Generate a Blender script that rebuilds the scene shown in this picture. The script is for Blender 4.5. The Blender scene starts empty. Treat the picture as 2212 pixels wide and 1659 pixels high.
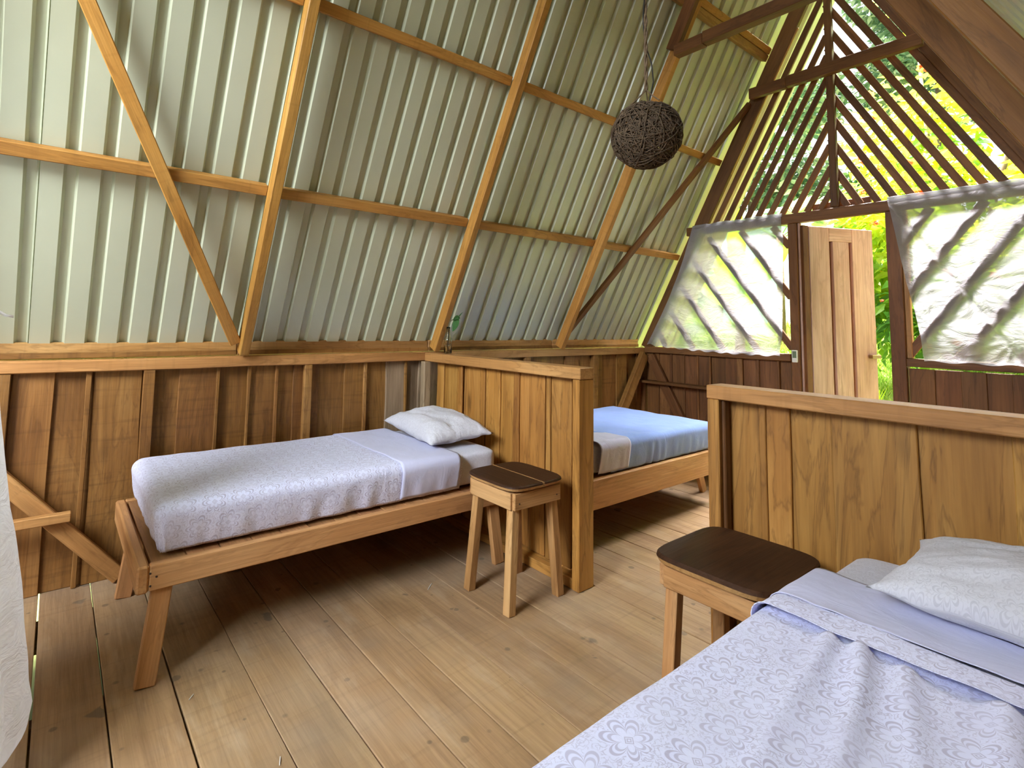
import bpy, bmesh, math, random
from mathutils import Vector, Matrix, noise
random.seed(7)
scn = bpy.context.scene
COL = scn.collection
V = Vector

# ------------------------------------------------------------------ camera
cam_d = bpy.data.cameras.new('camera'); cam = bpy.data.objects.new('camera', cam_d); COL.objects.link(cam)
RT = V((0.7871638, -0.6164684, 0.0184321)); DN = V((0.0654311, 0.0537563, -0.9964081)); FW = V((0.6132633, 0.7855424, 0.0826513))
m = Matrix.Identity(4)
for i in range(3):
    m[i][0] = RT[i]; m[i][1] = -DN[i]; m[i][2] = -FW[i]
m[2][3] = 1.40
cam.matrix_world = m
cam_d.sensor_fit = 'HORIZONTAL'; cam_d.sensor_width = 36.0
cam_d.lens = 36.0 * 1150.277 / 2212.0
cam_d.shift_x = (1106.0 - 1029.03) / 2212.0
cam_d.shift_y = (603.44 - 829.5) / 2212.0
cam_d.clip_start = 0.05; cam_d.clip_end = 200
scn.camera = cam

# ------------------------------------------------------------------ sky, sun, daylight, exposure
wd = bpy.data.worlds.new('world'); scn.world = wd; wd.use_nodes = True
bg = wd.node_tree.nodes['Background']
bg.inputs[0].default_value = (0.86, 0.93, 1.0, 1); bg.inputs[1].default_value = 1.5
sun_d = bpy.data.lights.new('sun', 'SUN'); sun = bpy.data.objects.new('sun', sun_d); COL.objects.link(sun)
sun_d.energy = 2.0; sun_d.angle = math.radians(12); sun_d.color = (1.0, 0.96, 0.88)
sun.rotation_euler = (math.radians(-22), math.radians(-24), 0)
def area(name, loc, target, sx, sy, energy, color):
    d = bpy.data.lights.new(name, 'AREA'); o = bpy.data.objects.new(name, d); COL.objects.link(o)
    d.shape = 'RECTANGLE'; d.size = sx; d.size_y = sy; d.energy = energy; d.color = color
    o.location = loc
    o.rotation_euler = (V(target) - V(loc)).to_track_quat('-Z', 'Y').to_euler()
    return o
# daylight through the open back gable behind the camera
bk = area('daylight_back_gable', (-3.0, 1.0, 3.5), (0.9, 3.4, 0.6), 2.2, 1.7, 195, (0.88, 0.94, 1.0)); bk.data.spread = math.radians(115)
# fill lamp added above the view, brightening the far half through the front gable
area('fill_front_gable', (9.5, 2.2, 8.6), (2.6, 1.8, 0.6), 6.0, 3.5, 14000, (1.0, 0.96, 0.98))
scn.view_settings.view_transform = 'Standard'; scn.view_settings.look = 'None'
scn.view_settings.exposure = 0.7; scn.view_settings.gamma = 1.0
scn.view_settings.use_curve_mapping = False
scn.cycles.max_bounces = 10; scn.cycles.diffuse_bounces = 6; scn.cycles.transparent_max_bounces = 24
scn.cycles.transmission_bounces = 8; scn.cycles.glossy_bounces = 3
scn.cycles.sample_clamp_indirect = 6.0
scn.cycles.use_denoising = True
scn.cycles.caustics_reflective = False; scn.cycles.caustics_refractive = False

# ------------------------------------------------------------------ materials
def new_mat(name):
    mt = bpy.data.materials.new(name); mt.use_nodes = True
    nt = mt.node_tree; nt.nodes.clear()
    out = nt.nodes.new('ShaderNodeOutputMaterial'); b = nt.nodes.new('ShaderNodeBsdfPrincipled')
    nt.links.new(b.outputs[0], out.inputs[0])
    return mt, nt, b, out
class NB:
    """tiny node builder"""
    def __init__(s, nt): s.nt = nt; s.L = nt.links.new
    def n(s, t, **kw):
        nd = s.nt.nodes.new('ShaderNode' + t)
        for k, v in kw.items(): setattr(nd, k, v)
        return nd
    def val(s, sock, v):
        if hasattr(v, 'is_output') or isinstance(v, bpy.types.NodeSocket): s.L(v, sock)
        else: sock.default_value = v
    def math(s, op, a, b=None, c=None, clamp=False):
        nd = s.n('Math', operation=op, use_clamp=clamp); s.val(nd.inputs[0], a)
        if b is not None: s.val(nd.inputs[1], b)
        if c is not None: s.val(nd.inputs[2], c)
        return nd.outputs[0]
    def vmath(s, op, a, b=None):
        nd = s.n('VectorMath', operation=op); s.val(nd.inputs[0], a)
        if b is not None: s.val(nd.inputs[1], b)
        return nd.outputs[0]
    def noise(s, vec, scale=1.0, detail=4.0, rough=0.55, dist=0.0):
        nd = s.n('TexNoise'); s.L(vec, nd.inputs['Vector'])
        nd.inputs['Scale'].default_value = scale; nd.inputs['Detail'].default_value = detail
        nd.inputs['Roughness'].default_value = rough; nd.inputs['Distortion'].default_value = dist
        return nd.outputs[0]
    def ramp(s, fac, stops, interp='LINEAR'):
        nd = s.n('ValToRGB'); s.val(nd.inputs[0], fac); cr = nd.color_ramp; cr.interpolation = interp
        while len(cr.elements) < len(stops): cr.elements.new(0.5)
        for e, (p, c) in zip(cr.elements, stops): e.position = p; e.color = (*c, 1) if len(c) == 3 else c
        return nd.outputs[0]
    def mix(s, fac, a, b, mode='MIX'):
        nd = s.n('Mix', data_type='RGBA', blend_type=mode); s.val(nd.inputs[0], fac)
        s.val(nd.inputs[6], a if not isinstance(a, tuple) else (*a, 1)); s.val(nd.inputs[7], b if not isinstance(b, tuple) else (*b, 1))
        return nd.outputs[2]
    def map(s, v, a, b, c=0.0, d=1.0):
        nd = s.n('MapRange'); s.val(nd.inputs[0], v)
        for i, x in enumerate((a, b, c, d)): nd.inputs[1 + i].default_value = x
        return nd.outputs[0]

def wood(name, dark, mid, light, var=0.35, rough=0.55, knots=0.5, streak=1.0, stains=0.0, spec=0.35, grey=0.0, saw=0.0, hue=0.005, gs=1.0):
    mt, nt, b, out = new_mat(name); N = NB(nt)
    tc = N.n('TexCoord'); oi = N.n('ObjectInfo')
    off = N.n('Combine' + 'XYZ')
    for i, k in enumerate((37.0, 17.0, 29.0)): N.L(N.math('MULTIPLY', oi.outputs['Random'], k), off.inputs[i])
    p = N.vmath('ADD', tc.outputs['Object'], off.outputs[0])
    g1 = N.noise(N.vmath('MULTIPLY', p, (0.9 * gs, 7 * gs, 7 * gs)), 1.0, 5, 0.6, 0.9)
    rings = N.math('FRACT', N.math('MULTIPLY', g1, 7.0))
    rings = N.math('MULTIPLY', N.math('ABSOLUTE', N.math('SUBTRACT', rings, 0.5)), 2.0)
    g2 = N.noise(N.vmath('MULTIPLY', p, (2.5, 70, 70)), 1.0, 3, 0.6)
    g3 = N.noise(N.vmath('MULTIPLY', p, (1.2, 3.0, 3.0)), 1.0, 3, 0.5)
    f = N.math('ADD', N.math('MULTIPLY', g1, 0.55), N.math('MULTIPLY', g3, 0.45))
    base = N.ramp(f, [(0.3, dark), (0.48, mid), (0.68, light)])
    base = N.mix(N.math('MULTIPLY', N.map(rings, 0.0, 0.35, 1.0, 0.0), 0.38 * streak), base, tuple(x * 0.62 for x in dark))
    base = N.mix(0.5, base, N.ramp(g2, [(0.25, (0.5, 0.47, 0.44)), (0.62, (1, 1, 1))]), 'MULTIPLY')
    if knots > 0:
        vo = N.n('TexVoronoi'); N.L(N.vmath('MULTIPLY', p, (1.6, 5.0, 5.0)), vo.inputs['Vector']); vo.inputs['Scale'].default_value = 1.0
        kd = N.map(vo.outputs['Distance'], 0.03, 0.16, 1.0, 0.0)
        base = N.mix(N.math('MULTIPLY', kd, knots), base, tuple(x * 0.35 for x in dark))
    # cross saw marks
    if saw > 0:
        s1 = N.noise(N.vmath('MULTIPLY', p, (38, 2.2, 2.2)), 1.0, 2, 0.5)
        base = N.mix(N.math('MULTIPLY', N.map(s1, 0.55, 0.72, 0.0, 1.0), saw), base, tuple(x * 0.55 for x in dark))
    geo = N.n('NewGeometry')
    if grey > 0:
        w = N.noise(geo.outputs['Position'], 1.7, 3, 0.6)
        base = N.mix(N.math('MULTIPLY', N.map(w, 0.45, 0.7), grey), base, (0.36, 0.30, 0.23))
    if stains > 0:
        q = geo.outputs['Position']
        wob = N.noise(q, 14.0, 3, 0.6)
        vo = N.n('TexVoronoi'); vo.inputs['Scale'].default_value = 4.6
        N.L(N.vmath('ADD', q, N.vmath('MULTIPLY', N.vmath('SUBTRACT', N.noise_col(q, 9.0), (0.5, 0.5, 0.5)), (0.12, 0.12, 0.12))), vo.inputs['Vector'])
        rad = N.math('MULTIPLY', N.math('POWER', N.sep(vo.outputs['Color']), 2.6), 0.24)
        sp = N.map(N.math('SUBTRACT', vo.outputs['Distance'], rad), -0.02, 0.012, 1.0, 0.0)
        base = N.mix(N.math('MULTIPLY', sp, 0.62 * stains), base, (0.085, 0.066, 0.05))
        v2 = N.n('TexVoronoi'); v2.inputs['Scale'].default_value = 11.0; N.L(q, v2.inputs['Vector'])
        r2 = N.math('MULTIPLY', N.math('POWER', N.sep(v2.outputs['Color']), 3.0), 0.22)
        sp2 = N.map(N.math('SUBTRACT', v2.outputs['Distance'], r2), -0.03, 0.03, 1.0, 0.0)
        base = N.mix(N.math('MULTIPLY', sp2, 0.55 * stains), base, (0.07, 0.05, 0.035))
        big = N.noise(q, 2.2, 5, 0.65)
        base = N.mix(N.math('MULTIPLY', N.map(big, 0.5, 0.72), 0.38 * stains), base, (0.21, 0.155, 0.11))
        pale = N.noise(N.vmath('MULTIPLY', q, (5, 1.3, 1)), 2.0, 4, 0.6)
        base = N.mix(N.math('MULTIPLY', N.map(pale, 0.56, 0.75), 0.35 * stains), base, (0.50, 0.39, 0.27))
    hs = N.n('HueSaturation')
    hs.inputs['Saturation'].default_value = 1.0
    N.L(N.math('ADD', N.math('MULTIPLY', N.math('SUBTRACT', oi.outputs['Random'], 0.5), 2 * hue), 0.5), hs.inputs['Hue'])
    r2 = N.math('FRACT', N.math('MULTIPLY', oi.outputs['Random'], 7.31))
    N.L(N.math('ADD', N.math('MULTIPLY', N.math('SUBTRACT', r2, 0.5), var * 2), 1.0), hs.inputs['Value'])
    N.L(base, hs.inputs['Color'])
    N.L(hs.outputs[0], b.inputs['Base Color'])
    b.inputs['Roughness'].default_value = rough
    b.inputs['Specular IOR Level'].default_value = spec
    bp = N.n('Bump'); bp.inputs['Strength'].default_value = 0.35; bp.inputs['Distance'].default_value = 0.004
    N.L(g2, bp.inputs['Height']); N.L(bp.outputs[0], b.inputs['Normal'])
    return mt
def _noise_col(s, vec, scale):
    nd = s.n('TexNoise'); s.L(vec, nd.inputs['Vector']); nd.inputs['Scale'].default_value = scale; return nd.outputs['Color']
def _sep(s, c):
    nd = s.n('SeparateColor'); s.L(c, nd.inputs[0]); return nd.outputs[0]
NB.noise_col = _noise_col; NB.sep = _sep

M = {}
M['wall'] = wood('wall_board_wood', (0.145, 0.058, 0.012), (0.265, 0.122, 0.029), (0.38, 0.20, 0.06), var=0.16, knots=0.55, saw=0.35)
M['part'] = wood('partition_board_wood', (0.205, 0.084, 0.016), (0.37, 0.172, 0.036), (0.53, 0.285, 0.075), var=0.15, knots=0.6, streak=1.2)
M['beam'] = wood('beam_wood', (0.27, 0.125, 0.036), (0.42, 0.21, 0.066), (0.56, 0.32, 0.12), var=0.2, knots=0.35, saw=0.15)
M['roofbeam'] = wood('roof_timber_wood', (0.32, 0.135, 0.025), (0.48, 0.225, 0.047), (0.60, 0.325, 0.085), var=0.12, knots=0.3, saw=0.15)
M['gable'] = wood('gable_timber_wood', (0.09, 0.034, 0.008), (0.155, 0.063, 0.017), (0.25, 0.115, 0.04), var=0.25, knots=0.4)
M['shadedbeam'] = wood('shaded_rafter_wood', (0.16, 0.07, 0.016), (0.27, 0.125, 0.03), (0.38, 0.19, 0.055), var=0.1, knots=0.3)  # right rafters: roof timber darkened, their dim light put into the colour
M['floor'] = wood('floor_plank_wood', (0.225, 0.128, 0.058), (0.345, 0.213, 0.106), (0.46, 0.305, 0.165), var=0.07, rough=0.62, knots=0.2, saw=0.2, stains=1.0, grey=0.3, hue=0.003, streak=0.4)
M['bed'] = wood('bed_frame_wood', (0.36, 0.165, 0.06), (0.52, 0.265, 0.105), (0.64, 0.38, 0.175), var=0.08, knots=0.35, streak=0.7)
M['bedslat'] = wood('bed_slat_wood', (0.24, 0.10, 0.04), (0.38, 0.18, 0.075), (0.5, 0.27, 0.12), var=0.2, knots=0.2)
M['stooltop'] = wood('stool_seat_wood', (0.026, 0.011, 0.005), (0.046, 0.019, 0.008), (0.085, 0.037, 0.016), var=0.12, rough=0.55, knots=0.1, spec=0.18)
M['stoolleg'] = wood('stool_leg_wood', (0.25, 0.11, 0.035), (0.44, 0.23, 0.085), (0.6, 0.37, 0.17), var=0.12, knots=0.5)
M['grey'] = wood('weathered_post_wood', (0.15, 0.10, 0.06), (0.28, 0.20, 0.12), (0.42, 0.32, 0.21), var=0.12, knots=0.3)
M['door'] = wood('door_wood', (0.34, 0.185, 0.13), (0.51, 0.315, 0.24), (0.64, 0.44, 0.36), var=0.08, knots=0.2, streak=0.6)

def plain(name, col, rough=0.6, metal=0.0, spec=0.5):
    mt, nt, b, out = new_mat(name)
    b.inputs['Base Color'].default_value = (*col, 1); b.inputs['Roughness'].default_value = rough
    b.inputs['Metallic'].default_value = metal; b.inputs['Specular IOR Level'].default_value = spec
    return mt
def mottled(name, c1, c2, scale, rough=0.6, bump=0.0, det=4, spec=0.4):
    mt, nt, b, out = new_mat(name); N = NB(nt)
    tc = N.n('TexCoord'); f = N.noise(tc.outputs['Object'], scale, det, 0.6)
    N.L(N.ramp(f, [(0.3, c1), (0.7, c2)]), b.inputs['Base Color']); b.inputs['Roughness'].default_value = rough
    b.inputs['Specular IOR Level'].default_value = spec
    if bump:
        bp = N.n('Bump'); bp.inputs['Strength'].default_value = bump; bp.inputs['Distance'].default_value = 0.01
        N.L(f, bp.inputs['Height']); N.L(bp.outputs[0], b.inputs['Normal'])
    return mt
M['sheet'] = mottled('painted_roof_sheet', (0.485, 0.51, 0.37), (0.545, 0.57, 0.42), 1.3, 0.33, spec=0.9)
M['iron'] = plain('dark_nail_iron', (0.03, 0.022, 0.02), 0.5)
M['twig'] = mottled('woven_vine', (0.05, 0.032, 0.018), (0.15, 0.10, 0.06), 40, 0.75)
M['rope'] = mottled('twisted_rope', (0.10, 0.065, 0.035), (0.22, 0.15, 0.09), 60, 0.85)
M['wire'] = plain('black_cable', (0.015, 0.013, 0.012), 0.5)
M['whiteplastic'] = plain('white_plastic', (0.72, 0.73, 0.68), 0.4)
M['lcd'] = plain('green_grey_display', (0.16, 0.22, 0.13), 0.25)
M['stem'] = plain('plant_stem', (0.13, 0.10, 0.05), 0.6)
M['brass'] = plain('latch_metal', (0.30, 0.20, 0.09), 0.35, 0.8)

def cloth(name, base, motif=None, band=None, wrinkle=0.25, tile=0.115, fine=1.0):
    """woven cloth; motif = printed damask colour laid out in UV metres"""
    mt, nt, b, out = new_mat(name); N = NB(nt)
    tc = N.n('TexCoord'); uv = tc.outputs['UV']
    col = None
    if motif:
        sp = N.n('SeparateXYZ'); N.L(uv, sp.inputs[0]); u, v = sp.outputs[0], sp.outputs[1]
        wx = N.noise(uv, 22.0, 2, 0.5)
        row = N.math('FLOOR', N.math('DIVIDE', v, tile * 0.86))
        us = N.math('ADD', u, N.math('MULTIPLY', N.math('MODULO', row, 2.0), tile * 0.5))
        cu = N.math('MULTIPLY', N.math('SUBTRACT', N.math('FRACT', N.math('DIVIDE', us, tile)), 0.5), tile)
        cv = N.math('MULTIPLY', N.math('SUBTRACT', N.math('FRACT', N.math('DIVIDE', v, tile * 0.86)), 0.38), tile * 0.86)
        r = N.math('SQRT', N.math('ADD', N.math('MULTIPLY', cu, cu), N.math('MULTIPLY', cv, cv)))
        th = N.math('ARCTAN2', cv, cu)
        pet = N.math('ABSOLUTE', N.math('SINE', N.math('MULTIPLY', th, 3.5)))
        R = N.math('MULTIPLY', N.math('ADD', N.math('MULTIPLY', N.math('POWER', pet, 0.6), 0.62), N.math('ADD', 0.38, N.math('MULTIPLY', N.math('SINE', th), 0.12))), tile * 0.40)
        q = N.math('DIVIDE', r, R)
        def line(c, w): return N.map(N.math('ABSOLUTE', N.math('SUBTRACT', q, c)), w * 0.6, w, 1.0, 0.0)
        f = N.math('MAXIMUM', line(1.0, 0.10), N.math('MULTIPLY', line(0.70, 0.09), 0.85))
        dia = N.math('DIVIDE', N.math('ADD', N.math('ABSOLUTE', cu), N.math('ABSOLUTE', cv)), tile * 0.085)
        for c_ in (1.0, 0.45): f = N.math('MAXIMUM', f, N.map(N.math('ABSOLUTE', N.math('SUBTRACT', dia, c_)), 0.10, 0.2, 0.9, 0.0))
        outside = N.map(q, 1.15, 1.3, 0.0, 1.0)
        n1 = N.noise(uv, 95.0, 1.5, 0.5, 0.6)
        scr = N.map(N.math('ABSOLUTE', N.math('SUBTRACT', n1, 0.5)), 0.02, 0.055, 1.0, 0.0)
        f = N.math('MAXIMUM', f, N.math('MULTIPLY', N.math('MULTIPLY', scr, outside), 0.75))
        blot = N.noise(uv, 4.0, 2, 0.5)
        f = N.math('MULTIPLY', f, N.map(blot, 0.3, 0.6, 0.65, 1.0))
        col = N.mix(N.math('MULTIPLY', f, fine), base, motif)
        tone = N.noise(uv, 6.0, 2, 0.5)
        col = N.mix(N.map(tone, 0.45, 0.7, 0.0, 0.35), col, tuple(0.5 * (a + c) for a, c in zip(base, motif)))
        N.L(col, b.inputs['Base Color'])
    else:
        n = N.noise(uv, 5.0, 3, 0.5)
        N.L(N.ramp(n, [(0.3, tuple(x * 0.93 for x in base)), (0.7, base)]), b.inputs['Base Color'])
    b.inputs['Roughness'].default_value = 0.85; b.inputs['Specular IOR Level'].default_value = 0.15
    b.inputs['Sheen Weight'].default_value = 0.15
    w1 = N.noise(N.vmath('MULTIPLY', uv, (9, 5, 1)), 1.0, 4, 0.6, 1.2)
    bp = N.n('Bump'); bp.inputs['Strength'].default_value = wrinkle; bp.inputs['Distance'].default_value = 0.02
    N.L(w1, bp.inputs['Height']); N.L(bp.outputs[0], b.inputs['Normal'])
    return mt
M['print'] = cloth('printed_white_cotton', (0.70, 0.73, 0.94), (0.46, 0.45, 0.62))
M['printside'] = M['print']
M['lilac'] = cloth('plain_lilac_cotton', (0.60, 0.62, 0.84))
M['fitted'] = cloth('fitted_white_cotton', (0.63, 0.64, 0.74), (0.47, 0.47, 0.55), tile=0.06, fine=0.7)
M['pillow'] = cloth('pillow_white_cotton', (0.62, 0.625, 0.69), (0.46, 0.46, 0.52), tile=0.07, fine=0.7, wrinkle=0.5)
M['blue'] = cloth('pale_blue_cotton', (0.30, 0.45, 0.94))

def sheer(name, col, trans=0.4, tl=1.0):   # tl: how much of the light the weave lets through
    mt = bpy.data.materials.new(name); mt.use_nodes = True; nt = mt.node_tree; nt.nodes.clear(); N = NB(nt)
    out = N.n('OutputMaterial'); d = N.n('BsdfDiffuse'); t = N.n('BsdfTranslucent'); tr = N.n('BsdfTransparent')
    d.inputs[0].default_value = (*col, 1); t.inputs[0].default_value = (*[x * tl for x in col], 1)
    m1 = N.n('MixShader'); m1.inputs[0].default_value = 0.72; N.L(d.outputs[0], m1.inputs[1]); N.L(t.outputs[0], m1.inputs[2])
    m2 = N.n('MixShader')
    tc = N.n('TexCoord'); n1 = N.noise(tc.outputs['Object'], 6.0, 3, 0.6, 0.5)
    N.L(N.map(n1, 0.3, 0.75, 1.0 - trans - 0.08, 1.0 - trans + 0.12), m2.inputs[0])
    N.L(tr.outputs[0], m2.inputs[1]); N.L(m1.outputs[0], m2.inputs[2]); N.L(m2.outputs[0], out.inputs[0])
    n2 = N.noise(N.vmath('MULTIPLY', tc.outputs['Object'], (5, 5, 9)), 1.0, 4, 0.65, 1.5)
    bp = N.n('Bump'); bp.inputs['Strength'].default_value = 0.6; bp.inputs['Distance'].default_value = 0.03
    N.L(n2, bp.inputs['Height']); N.L(bp.outputs[0], d.inputs['Normal']); N.L(bp.outputs[0], t.inputs['Normal'])
    return mt
M['sheer'] = sheer('sheer_white_voile', (0.86, 0.845, 0.88), 0.28, 0.25)
M['net'] = sheer('white_net_cloth', (0.88, 0.89, 0.92), 0.05)

def leafmat(name, stops, trans=0.45):
    mt = bpy.data.materials.new(name); mt.use_nodes = True; nt = mt.node_tree; nt.nodes.clear(); N = NB(nt)
    out = N.n('OutputMaterial'); d = N.n('BsdfPrincipled'); t = N.n('BsdfTranslucent')
    at = N.n('Attribute'); at.attribute_name = 'tone'
    c = N.ramp(at.outputs['Fac'], stops)
    N.L(c, d.inputs['Base Color']); d.inputs['Roughness'].default_value = 0.45; d.inputs['Specular IOR Level'].default_value = 0.4
    N.L(c, t.inputs[0])
    m1 = N.n('MixShader'); m1.inputs[0].default_value = trans; N.L(d.outputs[0], m1.inputs[1]); N.L(t.outputs[0], m1.inputs[2])
    N.L(m1.outputs[0], out.inputs[0])
    return mt
M['leaf_yellow'] = leafmat('yellow_green_leaves', [(0.0, (0.10, 0.26, 0.05)), (0.35, (0.27, 0.46, 0.03)), (0.7, (0.50, 0.58, 0.02)), (1.0, (0.70, 0.66, 0.04))], 0.55)
M['leaf_green'] = leafmat('mid_green_leaves', [(0.0, (0.05, 0.15, 0.05)), (0.5, (0.16, 0.36, 0.09)), (1.0, (0.50, 0.60, 0.18))], 0.5)
M['leaf_grey'] = leafmat('grey_green_leaves', [(0.0, (0.10, 0.20, 0.11)), (0.5, (0.25, 0.40, 0.18)), (1.0, (0.60, 0.66, 0.35))], 0.5)
M['leaf_banana'] = leafmat('banana_leaves', [(0.0, (0.25, 0.50, 0.01)), (1.0, (0.55, 0.75, 0.03))], 0.6)
M['grassm'] = leafmat('lawn_grass', [(0.0, (0.12, 0.30, 0.03)), (0.5, (0.33, 0.52, 0.06)), (1.0, (0.62, 0.70, 0.16))], 0.5)
M['flower'] = leafmat('orange_red_petals', [(0.0, (0.85, 0.10, 0.04)), (1.0, (0.95, 0.30, 0.06))], 0.4)
M['ground'] = mottled('grassy_ground', (0.20, 0.25, 0.07), (0.42, 0.44, 0.16), 1.2, 0.9, 0.4)
M['bark'] = mottled('brown_bark', (0.12, 0.08, 0.05), (0.26, 0.19, 0.13), 8, 0.9, 0.4)
M['potleaf'] = leafmat('pothos_leaf', [(0.0, (0.018, 0.06, 0.015)), (1.0, (0.04, 0.12, 0.03))], 0.2)
M['teal'] = plain('pale_teal_metal', (0.42, 0.60, 0.55), 0.5)
gm, nt, b, out = new_mat('clear_bottle_glass')
b.inputs['Base Color'].default_value = (0.93, 0.93, 0.88, 1); b.inputs['Transmission Weight'].default_value = 1.0
b.inputs['Roughness'].default_value = 0.03; b.inputs['IOR'].default_value = 1.45
M['glass'] = gm

# ------------------------------------------------------------------ object helpers
def mesh_obj(name, me, mat, parent=None, mw=None):
    o = bpy.data.objects.new(name, me); COL.objects.link(o)
    if mat: 
        if not me.materials: me.materials.append(mat)
    if mw is None: mw = Matrix.Identity(4)
    if parent is not None:
        o.parent = parent
        o.matrix_basis = parent_mw(parent).inverted() @ mw
    else:
        o.matrix_basis = mw
    return o
def parent_mw(o):
    mw = o.matrix_basis.copy()
    p = o.parent
    while p is not None:
        mw = p.matrix_basis @ mw; p = p.parent
    return mw
def empty(name, loc=(0, 0, 0)):
    o = bpy.data.objects.new(name, None); COL.objects.link(o); o.location = loc; o.empty_display_size = 0.1
    o.matrix_basis = Matrix.Translation(loc)
    return o
def struct(name, loc=(0, 0, 0)):
    o = empty(name, loc); o['kind'] = 'structure'; return o
def tag(o, label, cat, group=None):
    o['label'] = label; o['category'] = cat
    if group: o['group'] = group
    return o
def thing(name, label, cat, loc=(0, 0, 0), group=None): return tag(empty(name, loc), label, cat, group)
def pyd(verts, faces, smooth=False):
    me = bpy.data.meshes.new('mesh'); me.from_pydata([tuple(v) for v in verts], [], faces); me.update()
    if smooth:
        for p in me.polygons: p.use_smooth = True
    return me
def board_mesh(L, w, t, bev=0.003, segs=1, wav=0.0, seed=0, wtap=0.0, bow=0.0):
    """a board along local X, width Y, thickness Z, optional wavy live edges"""
    bm = bmesh.new(); n = segs; rings = []
    for i in range(n + 1):
        x = L * i / n; k = i / n
        a = noise.noise(V((x * 2.3, seed * 3.1, 0.3))) * wav; c = noise.noise(V((x * 2.3, seed * 5.7, 7.3))) * wav
        b2 = math.sin(k * math.pi) * bow
        ww = w * (1 + wtap * (k - 0.5))
        rings.append([bm.verts.new((x, y, z)) for y, z in ((-ww / 2 + a, -t / 2 + b2), (ww / 2 + c, -t / 2 + b2), (ww / 2 + c, t / 2 + b2), (-ww / 2 + a, t / 2 + b2))])
    for i in range(n):
        A, B = rings[i], rings[i + 1]
        for j in range(4): bm.faces.new((A[j], B[j], B[(j + 1) % 4], A[(j + 1) % 4]))
    bm.faces.new(rings[0][::1]); bm.faces.new(rings[-1][::-1])
    bmesh.ops.recalc_face_normals(bm, faces=bm.faces)
    if bev > 0:
        es = [e for e in bm.edges if len(e.link_faces) == 2 and e.calc_face_angle(0) > 0.9]
        bmesh.ops.bevel(bm, geom=es, offset=min(bev, 0.3 * min(w, t)), segments=1, affect='EDGES', clamp_overlap=True)
    me = bpy.data.meshes.new('board'); bm.to_mesh(me); bm.free()
    return me
def frame(o, ex, up):
    ex = V(ex).normalized(); up = V(up); ez = (up - ex * up.dot(ex)).normalized(); ey = ez.cross(ex)
    m = Matrix.Identity(4)
    for i in range(3): m[i][0] = ex[i]; m[i][1] = ey[i]; m[i][2] = ez[i]; m[i][3] = o[i]
    return m
_seed = [0]
def beam(name, parent, p0, p1, w, t, mat, up=(0, 0, 1), wav=0.0, bev=0.004, segs=1, wtap=0.0, bow=0.0):
    """w across (local Y), t along up (local Z); p0-p1 is the centre line"""
    p0, p1 = V(p0), V(p1); _seed[0] += 1
    me = board_mesh((p1 - p0).length, w, t, bev, segs, wav, _seed[0], wtap, bow)
    return mesh_obj(name, me, M[mat], parent, frame(p0, p1 - p0, up))
def box(name, parent, x, y, z, mat, grain='x', wav=0.0, bev=0.004, segs=1, wide=None, wtap=0.0, bow=0.0):
    """axis-aligned board; grain axis = local X; the thinner of the other two is local Z"""
    R = dict(x=x, y=y, z=z); c = {k: (R[k][0] + R[k][1]) / 2 for k in R}; d = {k: abs(R[k][1] - R[k][0]) for k in R}
    o = [k for k in 'xyz' if k != grain]
    ta, wa = sorted(o, key=lambda k: d[k])
    if wide: wa = wide; ta = [k for k in o if k != wide][0]
    ax = dict(x=V((1, 0, 0)), y=V((0, 1, 0)), z=V((0, 0, 1)))
    p0 = V((c['x'], c['y'], c['z'])) - ax[grain] * d[grain] / 2
    _seed[0] += 1
    me = board_mesh(d[grain], d[wa], d[ta], bev, segs, wav, _seed[0], wtap, bow)
    return mesh_obj(name, me, M[mat], parent, frame(p0, ax[grain], ax[ta]))
def tube_mesh(pts, r, sides=6, closed_ends=True, taper=None):
    vs, fs = [], []; n = len(pts); pts = [V(p) for p in pts]
    for i, p in enumerate(pts):
        d = (pts[min(i + 1, n - 1)] - pts[max(i - 1, 0)]).normalized()
        a = d.orthogonal().normalized() if i == 0 else (a - d * a.dot(d)).normalized()
        b_ = d.cross(a); rr = r if taper is None else r * (1 + (taper - 1) * i / (n - 1))
        for k in range(sides):
            an = 2 * math.pi * k / sides; vs.append(p + (a * math.cos(an) + b_ * math.sin(an)) * rr)
    for i in range(n - 1):
        for k in range(sides):
            k2 = (k + 1) % sides; fs.append((i * sides + k, i * sides + k2, (i + 1) * sides + k2, (i + 1) * sides + k))
    if closed_ends: fs.append(tuple(range(sides))[::-1]); fs.append(tuple((n - 1) * sides + k for k in range(sides)))
    return vs, fs
def merge(parts):
    vs, fs = [], []
    for v, f in parts:
        o = len(vs); vs += v; fs += [tuple(i + o for i in q) for q in f]
    return vs, fs
def lathe(prof, n=24):
    vs, fs = [], []
    for r, z in prof:
        for k in range(n):
            a = 2 * math.pi * k / n; vs.append(V((r * math.cos(a), r * math.sin(a), z)))
    for i in range(len(prof) - 1):
        for k in range(n):
            k2 = (k + 1) % n; fs.append((i * n + k, i * n + k2, (i + 1) * n + k2, (i + 1) * n + k))
    return vs, fs

# ------------------------------------------------------------------ dimensions (metres; X along the room, Y to the left, Z up)
YW = 3.495; XG = 5.111; YC = 1.62
TH = math.atan2(1.94, 1.0)
dnL = V((0, -math.cos(TH), math.sin(TH))); nnL = V((0, math.sin(TH), math.cos(TH))); BL = V((0, 3.554, 1.197))
dnR = V((0, math.cos(TH), math.sin(TH))); nnR = V((0, -math.sin(TH), math.cos(TH))); BR = V((0, 2 * YC - 3.554, 1.197))
SR = (3.554 - YC) / math.cos(TH)           # slope length to the ridge
def pL(x, s, n=0.0): return BL + V((x, 0, 0)) + dnL * s + nnL * n
def pR(x, s, n=0.0): return BR + V((x, 0, 0)) + dnR * s + nnR * n

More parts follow.
